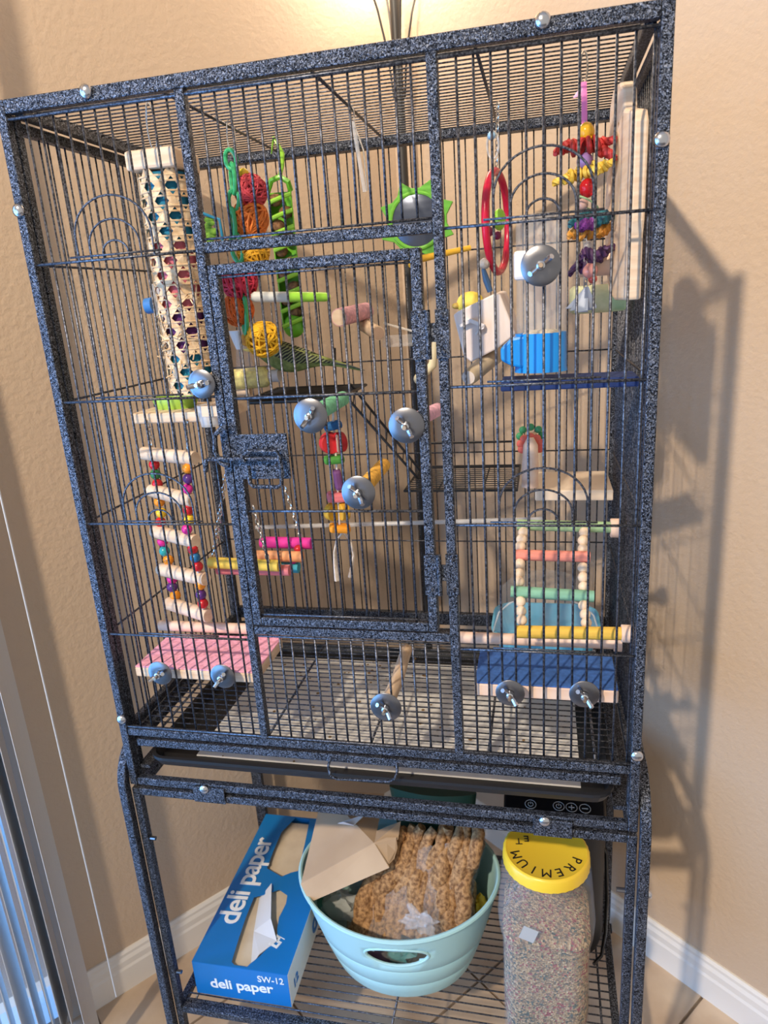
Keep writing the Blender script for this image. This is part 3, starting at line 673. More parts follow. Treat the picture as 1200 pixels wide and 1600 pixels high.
mb_.build('blue_base', BP, e, True)
pp = [at(783, 543, yf), at(800, 527, yf), at(822, 523, yf), at(822, 574, yf), at(800, 570, yf), at(784, 562, yf)]
MB().prism([q_ + Vector((0, -.018, 0)) for q_ in pp], (0, .036, 0)).build('spout_cup', BP, e, bevel=.003)
MB().lathe((xt, yf, 0), [(.0001, zb1 + .004), (rt2 * .6, zb1 + .003), (rt2 * .93, zb1 - .004), (.0001, zb1 - .006)], 24, sy=.72).build('seed_fill', mottled('seed_mix_pale', (.45, .38, .26), (.70, .62, .45), 300, .8), e, True)
washer(at(845, 415, -.005), e, .62, .0222)
q = at(812, 415, .01); MB().box(q + Vector((.008, .006, 0)), (.03, .014, .032)).build('white_clip', plain('white_plastic', (.80, .80, .84), .35), e, bevel=.004)

# --- little white house
yh = .095
e = thing('white_bird_house', 'tilted white wooden house front with tiny gable trim left of the feeder', 'bird house', at(755, 560, yh))
pp = [at(u, v, yh) for u, v in ((708, 492), (716, 486), (772, 459), (781, 459), (806, 522), (777, 545), (736, 566), (724, 556))]
HW = mottled('whitewashed_wood', (.74, .62, .56), (.84, .76, .72), 14, .55, stretch=(4, 4, .8))
MB().prism(pp, (0.006, .05, .003)).build('house_front', HW, e, bevel=.002)
hw = plain('white_wood_trim', (.78, .74, .74), .5); a, b, c_ = at(717, 508, yh - .008), at(735, 498, yh - .008), at(757, 507, yh - .008)
MB().prism([a, b, c_, c_ - Vector((.002, 0, .004)), b - Vector((0, 0, .005)), a - Vector((-.002, 0, .003))], (0, .008, 0)).build('gable_trim', hw, e)
MB().prism([c_, c_ - Vector((.001, 0, .005)), at(742, 521, yh - .008), at(744, 524, yh - .008)], (0, .008, 0)).build('gable_brace', hw, e)
e = thing('yellow_toy_bird', 'rounded yellow toy bird peeking out above the white house', 'bird toy', at(735, 480, .16))
YB = mottled('yellow_plush', (.78, .60, .06), (.88, .74, .16), 40, .7)
mm = MB(); c = at(735, 474, .16); mm.sph(c, px(20, c), 16, 12, (1.08, 1, .9)); c2 = at(745, 500, .165); mm.sph(c2, px(24, c2), 16, 12, (1, 1, .95)); mm.build('body', YB, e, True)
q = at(713, 478, .155); MB().sph(q, px(6, q), 10, 8, (1.2, 1, .8)).build('beak', plain('ochre', (.45, .30, .06), .5), e, True)
# blue stick beside the ring
e = thing('blue_stick', 'short dark blue stick with a grey tip under the red ring', 'bird toy', at(760, 440, .22)); MB().tube([at(755, 420, .22), at(760, 438, .22), at(766, 456, .22)], [.003, .005, .004], 8).build('stick', colr('navy_stick', (.04, .10, .22)), e, True)
q = at(757, 412, .22); MB().sph(q, .008, 8, 6).build('tip', colr('grey_tip', (.42, .40, .38)), e, True)

# --- natural dowel by the house
e = thing('short_dowel_perch', 'short round wooden dowel pointing forward under the white house', 'perch', at(735, 590, .05))
a, b = at(732, 590, .045), at(777, 553, .16); MB().tube([a, lerp(a, b, .04), b], [px(10, a), px(13, a), px(13, b)], 18).build('dowel', mottled('khaki_branch', (.46, .38, .26), (.60, .50, .36), 40, .7), e, True)
MB().lathe(a, [(.0001, .001), (px(10.5, a), .0005)], 18, (a - b)).build('pale_end', plain('pale_wood_end', (.72, .66, .62), .6), e, True)

# --- left wooden shelf with a green dish
ys0, ys1 = .06, .165
a, b = at(203, 647, ys0), at(345, 647, ys0); th = a.z - at(203, 663, ys0).z
e = thing('left_wood_shelf', 'pale wooden corner shelf under the cane tube', 'shelf', (.13, .1, a.z - th)); xs0 = .018
MB().bb(a.x, b.x, ys0, ys1, a.z - th, a.z).build('board', WOODH, e, bevel=.002); zs = a.z
for u in (228, 292):
    p = at(u, 660, ys0 - .004); MB().torus(p, (1, .2, 0), .004, .0009, 12, 6).build('screw_eye', NICKEL, e, True)
washer(at(315, 600, -.004), e, .15, .0188)
MB().bb(at(315, 600, .0).x - .012, at(315, 600, 0).x + .012, 0.012, ys0 + .01, zs, zs + .014).build('bracket', WOODH, e)
c = atz(272, 637, zs + .001); e = thing('green_dish', 'small lime green dish on the left wooden shelf', 'dish', (c.x, .11, zs)); r = px(37, (c.x, .11, zs))
MB().lathe((c.x, .11, zs), [(.0001, .0), (r * .85, 0), (r, .012), (r * .98, .017), (r * .93, .017), (r * .8, .003), (.0001, .003)], 26, sy=.7).build('bowl', plain('lime_dish', (.36, .60, .08), .35), e, True)
e = thing('clear_cup', 'clear plastic cup hanging at the right end of the wooden shelf', 'cup', at(328, 660, .05))
a = at(327, 648, .052); r = px(19, a); MB().lathe(a, [(.0001, -.016), (r * .8, -.016), (r, .014), (r * .94, .014), (r * .75, -.013), (.0001, -.013)], 24, sy=.8).build('cup', FROST, e, True)

# --- left bead ladder
e = thing('bead_ladder', 'hanging ladder of pale dowels strung with bright round beads at the left', 'bird toy', at(280, 970, .12))
rows = [((222, 708), (305, 716)), ((235, 766), (302, 782)), ((240, 830), (306, 846)), ((250, 889), (322, 905)), ((262, 942), (326, 962))]
yl0, yl1 = .135, .095
for (a, b) in rows:
    A, B = at(*a, yl0), at(*b, yl1); r = px(10.5, A); d = (B - A).normalized() * .004
    MB().tube([A, A + d, B - d, B], [r * .86, r, r, r * .92], 16).build('rung', WOODH, e, True)
cols = [[(RED, GRN, RED), (ORG, YEL, RED), (MAG, TEA, ORG), (MAG, PUR, ORG)], [(ORG, PUR, MAG), (RED, YEL, MAG), (RED, BLU, RED), (ORG, PUR, RED)]]
beads = [[[(241, 726), (243, 741), (246, 756)], [(249, 784), (252, 801), (251, 816)], [(254, 846), (257, 861), (263, 875)], [(269, 904), (269, 917), (274, 930)]],
         [[(293, 732), (294, 748), (293, 764)], [(294, 797), (296, 812), (292, 827)], [(301, 858), (305, 871), (309, 885)], [(313, 914), (314, 929), (317, 943)]]]
for s in (0, 1):
    y = (yl0, yl1)[s] - .001
    for i in range(4):
        for m_, (u, v) in zip(cols[s][i], beads[s][i]): p = at(u, v, y); bead(e, p, px(8.4, p), m_)
for (u0, v0), (u1, v1), y in (((232, 661), (237, 692), yl0), ((290, 665), (293, 697), yl1)):
    a, b = at(u0, v0, y), at(u1, v1, y); chain(e, a, b, NICKEL, .008, .0008); chain(e, b, at(u1, v1 + 15, y), NICKEL, .006, .0007)
for s, pts in ((0, [(237, 700), (247, 770), (252, 835), (262, 890), (276, 945)]), (1, [(293, 700), (294, 780), (296, 842), (311, 900), (318, 958)])):
    MB().tube([at(u, v, (yl0, yl1)[s]) for u, v in pts], .0008, 5).build('wire', NICKEL, e, True)

# --- coloured dowel swing
e = thing('dowel_swing', 'swing of stacked bright dowels hanging on chains by the door latch', 'bird toy', at(400, 895, .16))
DOW = [((408, 847), (487, 849), .21, 9, (.80, .04, .36), 'magenta_chalk'), ((396, 868), (473, 870), .17, 8.5, (.90, .42, .20), 'apricot_chalk'), ((328, 879), (436, 884), .13, 9, (.88, .62, .10), 'yellow_chalk'), ((340, 889), (453, 891), .145, 8.5, (.75, .22, .24), 'coral_chalk'), ((420, 884), (467, 887), .18, 8.5, (.05, .38, .50), 'aqua_chalk'), ((342, 888), (360, 890), .16, 6, (.08, .04, .35), 'indigo_chalk')]
for a, b, y, r, c, nm in DOW:
    A, B = at(*a, y), at(*b, y); MB().cyl(A, B, px(r, A), n=16).build('dowel', mottled(nm, tuple(x * .85 for x in c), c, 80, .75), e, True)
bead(e, at(466, 858, .19), px(7, at(466, 858, .19)), RED); bead(e, at(458, 876, .18), px(6, at(458, 876, .18)), MAG)
for a, b, y in (((353, 740), (334, 870), .14), ((395, 790), (420, 880), .125), ((445, 760), (470, 840), .21)):
    chain(e, at(*a, y), at(*b, y), NICKEL, .010, .0012)
p = at(353, 740, .14); chain(e, p, (at(372, 690, .17).x, .17, p.z + .07), NICKEL, .010, .0012)

# --- sliced chew toy
yc = .095
e = thing('sliced_wood_chew', 'hanging chew toy of coloured wood slices with pale rope tails', 'bird toy', at(530, 905, yc))
def slab(u, v, w, h, nm, c, tilt, dep=.022):
    p = at(u, v, yc); MB().box(p, (px(w, p), dep, px(h, p)), None, Matrix.Rotation(tilt, 3, 'Y') @ Matrix.Rotation(.35, 3, 'Z')).build('wood_slice', mottled(nm, tuple(x * .8 for x in c), c, 60, .7), e, bevel=.004)
slab(520, 665, 29, 13, 'blue_slice', (.01, .12, .36), -.15)
def disc(u, v, r, nm, c, ax): p = at(u, v, yc); MB().cyl(p - Vector(ax) * .006, p + Vector(ax) * .006, px(r, p), n=20).build('wood_slice', mottled(nm, tuple(x * .75 for x in c), c, 60, .65), e, True, bevel=.001)
disc(516, 692, 17, 'red_slice', (.68, .03, .04), Vector((.62, -.78, 0))); disc(530, 691, 16, 'red_slice_b', (.58, .02, .03), Vector((.7, .71, 0)))
slab(527, 691, 4, 28, 'pale_core', (.78, .50, .38), 0, .028)
slab(522, 718, 32, 12, 'green_slice', (.07, .32, .05), .0); slab(528, 749, 13, 32, 'plum_slice', (.16, .05, .18), -.08); slab(526, 776, 30, 15, 'rose_slice', (.82, .20, .22), .06)
disc(520, 800, 14, 'gold_slice', (.80, .46, .03), Vector((.8, -.6, 0))); disc(537, 799, 14, 'gold_slice_b', (.74, .40, .03), Vector((.8, .6, 0))); slab(531, 825, 33, 12, 'tangerine_slice', (.93, .36, .02), .14)
RO = mottled('cotton_rope', (.62, .54, .46), (.78, .70, .62), 200, .85)
MB().tube([at(u, v, yc) for u, v in ((536, 832), (527, 842), (523, 862), (524, 880), (528, 905))], [.003, .004, .0042, .006, .010], 8, flat=.5).build('rope_tail', RO, e, True)
MB().tube([at(u, v, yc + .02) for u, v in ((538, 832), (548, 845), (553, 866), (550, 885), (548, 900))], [.003, .0035, .004, .005, .008], 8, flat=.5).build('rope_tail', RO, e, True)
MB().tube([at(521, 640, yc), at(521, 660, yc), at(527, 740, yc), at(531, 830, yc)], .0018, 6).build('rope', RO, e, True)

# --- right bead ladder
e = thing('pastel_bead_ladder', 'leaning ladder of pastel dowels and plain wooden beads at the lower right', 'bird toy', at(880, 1000, .08))
YT, YBt = .185, .055
RL = [((808, 820), (958, 824), 'sage_chalk', (.36, .55, .30), 8.5), ((806, 867), (922, 870), 'salmon_chalk', (.85, .30, .24), 8.5), ((798, 924), (928, 932), 'mint_chalk', (.24, .52, .38), 9), ((806, 987), (972, 990), 'mustard_chalk', (.80, .52, .08), 10)]
ys = [YT, .142, .100, YBt]
for (a, b, nm, c, r), y in zip(RL, ys):
    A, B = at(*a, y), at(*b, y); MB().cyl(A, B, px(r, A), n=16).build('rung', mottled(nm, tuple(x * .8 for x in c), c, 50, .75, stretch=(.3, 3, 3)), e, True)
for (u, v), y, h in (((962, 825), YT, 30), ((979, 990), YBt, 28)):
    p = at(u, v, y); MB().cyl(p - Vector((px(8, p), 0, 0)), p + Vector((px(7, p), 0, 0)), px(h / 2, p), n=22).build('end_disc', PINKW, e, True, bevel=.001)
BD = mottled('plain_wood_bead', (.74, .58, .42), (.82, .68, .53), 40, .5)
for us, vs, y0 in ((((818, 832), (815, 843), (813, 854)), None, .165), (((812, 881), (811, 896), (811, 909)), None, .122), (((813, 940), (814, 955), (815, 969)), None, .080),
                   (((913, 832), (911, 845), (911, 858)), None, .165), (((911, 887), (911, 902), (912, 917)), None, .122), (((912, 946), (914, 960), (916, 973)), None, .080)):
    for i, (u, v) in enumerate(us): p = at(u, v, y0 - .01 * (i - 1)); bead(e, p, px(8.6, p), BD)

# --- long dowel across the cage
a = at(985, 1006, .135); e = thing('long_dowel_perch', 'long pink beige dowel perch spanning the cage low behind the platforms', 'perch', (W / 2, .135, a.z))
MB().cyl((.016, .135, a.z), (W - .016, .135, a.z), px(9.5, a), n=18).build('dowel', PINKW, e, True)
MB().cyl((W - .026, .135, a.z), (W - .015, .135, a.z), px(13, a), n=20).build('end_block', PINKW, e, True)
p = at(700, 818, .30); e = thing('clear_rod_perch', 'thin pale translucent rod perch across the back at mid height', 'perch', (.42, .32, p.z)); MB().cyl(at(400, 824, .32), at(850, 811, .32), .0042, n=12).build('rod', FROST, e, True)

# --- bird bath
e = thing('bird_bath', 'light blue plastic bird bath with clear hood on the cage floor', 'bird bath', (.66, .35, zgw))
LB = plain('light_blue_plastic', (.14, .50, .76), .35)
x0, x1, y0, y1 = .567, .758, .27, .42; zz = zgw + .003; zr = zz + .052
m = MB(); m.rings([rrect(x0 + .02, x1 - .02, y0 + .015, y1 - .015, .03, zz), rrect(x0, x1, y0, y1, .04, zr), rrect(x0 + .004, x1 - .004, y0 + .004, y1 - .004, .037, zr), rrect(x0 + .023, x1 - .023, y0 + .018, y1 - .018, .028, zz + .004)]); m.build('tub', LB, e)
m = MB()
hp = []
for k in range(9):
    a = PI * k / 8; hp.append((y0 + .01, (x0 + x1) / 2 - (x1 - x0 - .02) / 2 * math.cos(a), zr + .022 + .055 * math.sin(a)))
fr_ = [Vector((x0 + .005, y0 + .02, zr))] + [Vector((x, y, z)) for y, x, z in hp] + [Vector((x1 - .005, y0 + .02, zr))]
m.rings([fr_, [p + Vector((0, .12, 0)) for p in fr_]]); m.build('clear_hood', thin('hood_clear', (.70, .74, .78), .09, .1), e)
MB().tube(fr_, .0016, 6).build('hood_rim', FROST, e, True)

# --- back right white shelf and wooden figure
zw = at(900, 766, .30).z; xa, xb = at(836, 768, .30).x, .770
e = thing('white_corner_shelf', 'cream wooden corner shelf low on the back right bars', 'shelf', (.70, .36, zw - .015))
MB().bb(xa, xb, .30, .43, zw - px(17, (xa, .3, zw)), zw).build('board', mottled('cream_wood', (.74, .60, .46), (.80, .68, .55), 14, .5), e, bevel=.002)
p = at(828, 760, .31); q = at(829, 695, .31); e = thing('flower_peg_toy', 'round headed wooden peg toy with red petals and green leaves by the cream shelf', 'bird toy', p)
MB().tube([p, lerp(p, q, .6), q, q + Vector((0, 0, .012))], [px(13, p), px(12.5, p), px(11, p), px(5, p)], 18).build('peg', PINKW, e, True)
for i in range(7):
    a = PI * (i / 6) * 1.3 - .45; c = q + Vector((math.cos(a) * px(15, q), .006, math.sin(a) * px(13, q) - .002)); MB().sph(c, px(7, q), 10, 7, (1, .5, 1)).build('petal', colr('coral_petal', (.72, .14, .10), .5), e, True)
for i in range(5):
    a = PI * i / 4; c = q + Vector((math.cos(a) * px(17, q), .014, math.sin(a) * px(14, q) + .012)); MB().sph(c, px(6, q), 10, 7, (1, .5, 1)).build('leaf', colr('leaf_green', (.05, .30, .12), .5), e, True)
MB().sph(at(832, 682, .33), px(8, q), 12, 8).build('knob', WOOD, e, True)

# --- black wire platform set
e = thing('black_wire_playset', 'black wire platforms joined by a sloping wire ladder at the back', 'bird ladder', at(650, 765, .36))
yA, yB = .255, .425
p = at(632, 767, yA); zpl = p.z; xl, xr = p.x, at(808, 767, yA).x; pf = MB()
pf.tube([(xl, yA, zpl), (xr, yA, zpl), (xr, yB, zpl), (xl, yB, zpl)], .0024, 6, closed=True); pf.build('platform_rim', BLACKM, e, True)
for i in range(11): MB().cyl((xl, yA + (yB - yA) * (i + 1) / 12, zpl), (xr, yA + (yB - yA) * (i + 1) / 12, zpl), .0010, n=6).build('platform_wire', BLACKM, e, True)
for x in (lerp(xl, xr, .25), lerp(xl, xr, .6)) if False else (xl + (xr - xl) * .3, xl + (xr - xl) * .7): MB().cyl((x, yA, zpl - .002), (x, yB, zpl - .002), .0014, n=6).build('platform_wire', BLACKM, e, True)
MB().tube([(xl + .01, yB, zpl + .045), (xr - .012, yB, zpl + .045), (xr - .012, yB, zpl), (xr - .012, yB, zpl + .06)], .0022, 6).build('guard_rail', BLACKM, e, True)
qz = at(450, 627, .24).z; x2, x3 = at(372, 627, .24).x, at(530, 625, .24).x
MB().tube([(x2, .24, qz), (x3, .24, qz), (x3, .425, qz), (x2, .425, qz)], .0026, 6, closed=True).build('platform_rim', BLACKM, e, True)
for i in range(12): MB().cyl((x2, .24 + .185 * (i + 1) / 13, qz), (x3, .24 + .185 * (i + 1) / 13, qz), .0013, n=6).build('platform_wire', BLACKM, e, True)
MB().bb(x2 + .015, x3 - .03, .245, .42, qz - .004, qz - .0015).build('platform_mat', mottled('dark_mat', (.02, .022, .02), (.09, .095, .085), 180, .9), e)
MB().cyl((at(524, 600, .425).x, .425, qz), (at(524, 560, .425).x, .425, qz + .07), .0026, n=8).build('hook_post', BLACKM, e, True)
la0, la1 = at(547, 600, .36), at(662, 742, .36); lb0, lb1 = at(548, 628, .335), at(664, 760, .335)
MB().tube([la0, la1], .0024, 6).build('ladder_rail', BLACKM, e, True); MB().tube([lb0, lb1], .0024, 6).build('ladder_rail', BLACKM, e, True)
for i in range(9): MB().tube([lerp(la0, la1, (i + .5) / 9), lerp(lb0, lb1, (i + .3) / 9)], .0010, 6).build('ladder_rung', BLACKM, e, True)

# --- back perches and acrylic
e = thing('short_pink_perch', 'short pink perch with a cut wooden end on the back bars', 'perch', at(550, 490, .38)); a, b = at(530, 496, .33), at(572, 486, .43)
MB().cyl(a, b, px(14, a), n=18).build('dowel', grit('dusty_pink', (.74, .40, .46)), e, True); MB().lathe(a, [(.0001, .0012), (px(12.5, a), .0008)], 18, (a - b)).build('cut_end', WOOD, e, True)
e = thing('short_natural_perch', 'short bare wooden perch beside the pink one on the back bars', 'perch', at(583, 518, .38)); a, b = at(591, 521, .34), at(567, 507, .43)
MB().cyl(a, b, px(11, a), n=18).build('dowel', NATP, e, True); MB().lathe(a, [(.0001, .0012), (px(9.5, a), .0008)], 18, (a - b)).build('cut_end', plain('brown_cut_wood', (.40, .27, .19), .7), e, True)
e = thing('acrylic_tray', 'clear acrylic tray behind the short perches at the back', 'tray', at(625, 545, .39)); a = at(598, 543, .37); b = at(668, 543, .37)
MB().bb(a.x, b.x, .37, .43, a.z, a.z + .002).build('tray_floor', thin('acrylic', (.80, .80, .80), .13, .1), e); MB().bb(a.x, b.x, .37, .372, a.z, a.z + .02).build('tray_wall', thin('acrylic', (.80, .80, .80), .13, .1), e); MB().tube([at(600, 505, .42), at(668, 524, .38)], .002, 6).build('tray_rim', FROST, e, True)
e = thing('cream_bone_chew', 'cream knobbed chew partly hidden behind the door frame', 'bird toy', at(670, 585, .30)); CR = plain('cream_chew', (.80, .70, .45), .6)
MB().tube([at(655, 592, .30), at(662, 583, .30), at(676, 570, .30), at(679, 545, .30), at(680, 530, .30)], [px(8, at(660, 590, .3)), px(7, at(660, 590, .3)), px(7, at(660, 590, .3)), px(5, at(660, 590, .3)), px(4, at(660, 590, .3))], 12).build('chew', CR, e, True); MB().sph(at(655, 592, .30), px(9, at(655, 592, .3)), 10, 8).build('knob', CR, e, True)

# --- yellow perch, white cup and blue clip on the left
e = thing('yellow_sand_perch', 'fat pale yellow sand perch under the budgie', 'perch', at(390, 592, .27)); a, b = at(340, 596, .27), at(421, 588, .27)
MB().tube([a, lerp(a, b, .93), b], [px(16, b), px(16, b), px(11, b)], 18).build('sand_sleeve', grit('yellow_sand', (.92, .80, .32)), e, True); MB().tube([b - Vector((.004, 0, 0)), b + Vector((.018, 0, .001))], [px(9, b), px(10, b)], 14).build('dowel_end', plain('pale_grey_wood', (.62, .57, .54), .6), e, True)
MB().cyl(at(345, 612, .275), at(392, 610, .275), px(8, b), n=12).build('base_dowel', WOODH, e, True)
e = thing('white_treat_cup', 'white cone cup with clear lower part left of the yellow vine ball', 'cup', at(377, 575, .22)); a = at(376, 520, .22)
MB().lathe(a, [(.0001, .004), (px(18, a), .004), (px(17, a), -.002), (px(10, a), -.025)], 20).build('cup_top', plain('white_cup', (.78, .76, .72), .4), e, True); MB().lathe(a, [(px(10, a), -.025), (px(15, a), -.060), (.0001, -.060)], 20).build('cup_cone', thin('cup_clear', (.78, .78, .78), .14, .1), e, True)
q = at(384, 531, .205); MB().sph(q, px(9, q), 10, 8, (1, .8, 1.1)).build('orange_treat', mottled('orange_treat', (.55, .22, .02), (.80, .40, .05), 120, .7), e, True)
e = thing('blue_clip', 'tiny bright blue clip with white holder behind the cane tube', 'clip', at(236, 478, .16)); a = at(235, 477, .16)
MB().cyl(a - Vector((.006, 0, .001)), a + Vector((.006, 0, 0)), px(12, a), n=14).build('knob', plain('clip_blue', (.05, .22, .60), .35), e, True); MB().box(at(249, 470, .165), (.016, .01, .05)).build('holder', FROST, e, bevel=.002)

# ================================================================== budgerigar
yb_ = .275
bird = thing('budgie', 'green budgie with black barred wings perched behind the yellow vine ball', 'bird', at(412, 582, yb_))
def bp(u, v, dy=0): return at(u, v, yb_ + dy)
spine = [((378, 533), 2), ((383, 532), 9), ((394, 534), 14.5), ((406, 540), 15.5), ((418, 548), 17), ((432, 556), 20), ((448, 562), 21), ((464, 564), 18), ((480, 563), 13), ((496, 563), 9.5), ((512, 565), 6.5), ((530, 569), 4.2), ((550, 574), 3), ((568, 579), 1.4)]
P = [bp(*c) for c, r in spine]; rr = []
for i, (c, r) in enumerate(spine):
    t = (P[min(i + 1, len(P) - 1)] - P[max(i - 1, 0)]).normalized(); s = Vector((0, 1, 0)); up = s.cross(t) * -1; w = px(r, P[i]); fl_ = .92 if i < 9 else .75
    rr.append([P[i] + s * (math.cos(2 * PI * k / 16) * w * fl_) + up * (math.sin(2 * PI * k / 16) * w) for k in range(16)])
GB = mat('budgie_green', (.30, .42, .10), .75); gx = objco(GB); sep = N(GB, 'ShaderNodeSeparateXYZ'); L(GB, gx, sep.inputs[0])
L(GB, ramp(GB, noise(GB, gx, 90, 3), [(.35, (.10, .15, .03)), (.65, (.26, .31, .09))]), bsdf(GB).inputs['Base Color'])
body = MB().rings(rr).build('body', GB, bird, True)
sm = body.modifiers.new('sub', 'SUBSURF'); sm.levels = 1; sm.render_levels = 1
FACE = plain('budgie_yellow_face', (.85, .70, .12), .7)
MB().sph(bp(388, 536, -.002), px(13.5, P[0]), 14, 10, (.95, .98, 1)).build('face', FACE, bird, True)
MB().tube([bp(377, 534), bp(373, 537), bp(373, 542)], [px(4, P[0]), px(3, P[0]), .0004], 8).build('beak', plain('horn_beak', (.62, .50, .22), .4), bird, True)
for s in (-1, 1): MB().sph(bp(384, 532, s * .0145), .0024, 8, 6).build('eye', plain('eye_black', (.005, .005, .005), .1), bird, True)
BAR = mat('barred_wing', (.05, .05, .03), .7); wv = N(BAR, 'ShaderNodeTexWave'); wv.inputs['Scale'].default_value = 70; wv.inputs['Distortion'].default_value = 3.5; wv.inputs['Detail'].default_value = 2; wv.inputs['Detail Scale'].default_value = 1.5
mp = N(BAR, 'ShaderNodeMapping'); mp.inputs['Rotation'].default_value = (0, math.radians(-62), 0); L(BAR, objco(BAR), mp.inputs[0]); L(BAR, mp.outputs[0], wv.inputs['Vector'])
L(BAR, ramp(BAR, wv.outputs['Fac'], [(.48, (.010, .012, .009)), (.70, (.24, .28, .12))]), bsdf(BAR).inputs['Base Color'])
for s in (-1, 1):
    wing = MB(); prof = [((416, 540), 3), ((428, 544), 11), ((444, 550), 14), ((462, 555), 12), ((482, 558), 8), ((502, 561), 4), ((520, 566), 1)]; q = []
    for c, r in prof:
        p = bp(*c) + Vector((0, s * px(15 if r > 5 else 8, P[0]), 0)); w = px(r, p); q.append([p + Vector((0, s * math.cos(a) * w * .32, math.sin(a) * w)) for a in [2 * PI * k / 12 for k in range(12)]])
    wing.rings(q).build('wing', BAR, bird, True)
tl = mat('tail_dark', (.03, .05, .05), .6)
for k, (dy, m_) in enumerate(((-.004, tl), (.003, tl))):
    MB().tube([bp(488, 561, dy), bp(520, 566, dy), bp(552, 573, dy), bp(570 - 6 * k, 579 - 2 * k, dy)], [.004, .0048, .0036, .001], 8, flat=.35).build('tail_feather', m_, bird, True)
for s in (-1, 1): MB().tube([bp(424, 570, s * .007), bp(416, 578, s * .008), bp(408, 577, s * .008)], [.003, .0018, .0012], 6).build('foot', plain('bird_foot', (.45, .34, .32), .6), bird, True)

# ================================================================== lower shelf
zs_ = Z(-1.4775)
# --- deli paper box
BB = plain('deli_blue_card', (.005, .17, .50), .38); BBW = plain('white_card', (.74, .74, .72), .5); KR = mottled('kraft_inside', (.50, .37, .24), (.58, .44, .30), 20, .7)
zt_ = atz(300, 1502, Z(-1.402)).z
fl0, fr0 = atz(300, 1502, zt_), atz(449, 1524, zt_); rl0 = atz(416, 1272, zt_); dv = rl0 - fl0; rr0 = fr0 + dv
e = thing('deli_paper_box', 'blue deli paper carton with torn open top on the lower shelf', 'box', (fl0 + rr0) / 2 + Vector((0, 0, zs_ - zt_)))
dn = Vector((0, 0, zs_ - zt_ + .001))
def sheet(pts, name, m, parent, holes=()):
    bm = bmesh.new(); org = Vector(parent['org']); es = []
    for lp in (pts,) + tuple(holes):
        vs = [bm.verts.new(Vector(p) - org) for p in lp]
        for i in range(len(vs)): es.append(bm.edges.new((vs[i], vs[(i + 1) % len(vs)])))
    bmesh.ops.triangle_fill(bm, use_beauty=True, use_dissolve=False, edges=es)
    me = bpy.data.meshes.new(name); bm.to_mesh(me); bm.free(); me.materials.append(m)
    o = bpy.data.objects.new(name, me); COL.objects.link(o); o.parent = parent; o['org'] = tuple(org); md = o.modifiers.new('solid', 'SOLIDIFY'); md.thickness = .0012; md.offset = 0; return o
B = lambda u, v: atz(u, v, zt_)
h1 = [B(362, 1503), B(372, 1470), B(384, 1434), B(397, 1402), B(420, 1396), B(436, 1390), B(449, 1399), B(447, 1412), B(436, 1434), B(433, 1452), B(434, 1470), B(419, 1481), B(404, 1496), B(391, 1506), B(386, 1511), B(366, 1508)]
h2 = [B(417, 1357), B(427, 1330), B(440, 1300), B(462, 1278), B(484, 1281), B(476, 1320), B(466, 1361), B(454, 1364), B(440, 1370)]
top = sheet([fl0, fr0, rr0, rl0], 'top_panel', BB, e, (h1, h2))
fp = sheet([fl0, fr0, fr0 + dn, fl0 + dn], 'front_end', BB, e); sp2 = sheet([fr0, rr0, rr0 + dn, fr0 + dn], 'side_panel', BBW, e)
sheet([fl0, rl0, rl0 + dn, fl0 + dn], 'side_panel', BB, e); sheet([rl0, rr0, rr0 + dn, rl0 + dn], 'rear_end', BB, e); sheet([fl0 + dn, fr0 + dn, rr0 + dn, rl0 + dn], 'bottom_panel', KR, e)
ux = (fr0 - fl0).normalized(); uy = dv.normalized()
c = (fl0 + rr0) / 2; MB().box(c + Vector((0, 0, -.034)), ((fr0 - fl0).length * .95, dv.length * .95, .05), None, Matrix((ux, uy, Vector((0, 0, 1)))).transposed()).build('sheet_stack', mottled('deli_sheets', (.60, .50, .38), (.70, .60, .46), 20, .7), e)
pw = [B(425, 1384) + Vector((0, 0, .006)), B(424, 1440) + Vector((0, 0, .008)), B(433, 1472) + Vector((0, 0, .003)), B(405, 1490) + Vector((0, 0, -.002)), B(391, 1506) + Vector((0, 0, -.008)), B(396, 1450) + Vector((0, 0, -.008)), B(405, 1400) + Vector((0, 0, -.006))]
sheet(pw, 'pulled_sheet', plain('white_deli_sheet', (.70, .70, .71), .6), e)
TW = plain('white_print', (.85, .86, .88), .5); TB = plain('blue_print', (.02, .18, .50), .5)
o0 = B(369, 1446) + Vector((0, 0, .0012)); tw = (B(427, 1310) - B(369, 1446)); 
tx = text('lettering', 'deli paper', .062, o0, tw, Vector((0, 0, 1)).cross(tw), TW, top, .0009, space=.92)
def fit(o, d, target, org):   # scale lettering along its own direction to the wanted length
    d = Vector(d).normalized(); vs = o.data.vertices; org = Vector(org) - Vector(o['org']); ext = max((v.co - org).dot(d) for v in vs)
    k = target / ext
    for v in vs: q = (v.co - org); v.co = org + q + d * (q.dot(d) * (k - 1))
fit(tx, tw, tw.length, o0)
fz = lambda u, v: at(u, v, fl0.y - .002)
def onfront(u, v): 
    n = ux.cross(Vector((0, 0, 1))); r = ray(u, v); t = ((fl0 - CAM).dot(n)) / r.dot(n); return CAM + r * t + n * .001
a, b = onfront(330, 1541), onfront(428, 1551); tx = text('lettering', 'deli paper', .030, a, b - a, (0, 0, 1), TW, fp, .0005, space=.95); fit(tx, ux, (b - a).length, a)
a, b = onfront(403, 1533), onfront(444, 1538); tx = text('lettering', 'SW-12', .020, a, b - a, (0, 0, 1), TW, fp, .0001); fit(tx, ux, (b - a).length, a)
a = B(431, 1483) + Vector((0, 0, .0012)); b = B(449, 1462); tx = text('lettering', 'LPI', .026, a, b - a, Vector((0, 0, 1)).cross(b - a), TW, top, .0012, space=.85)
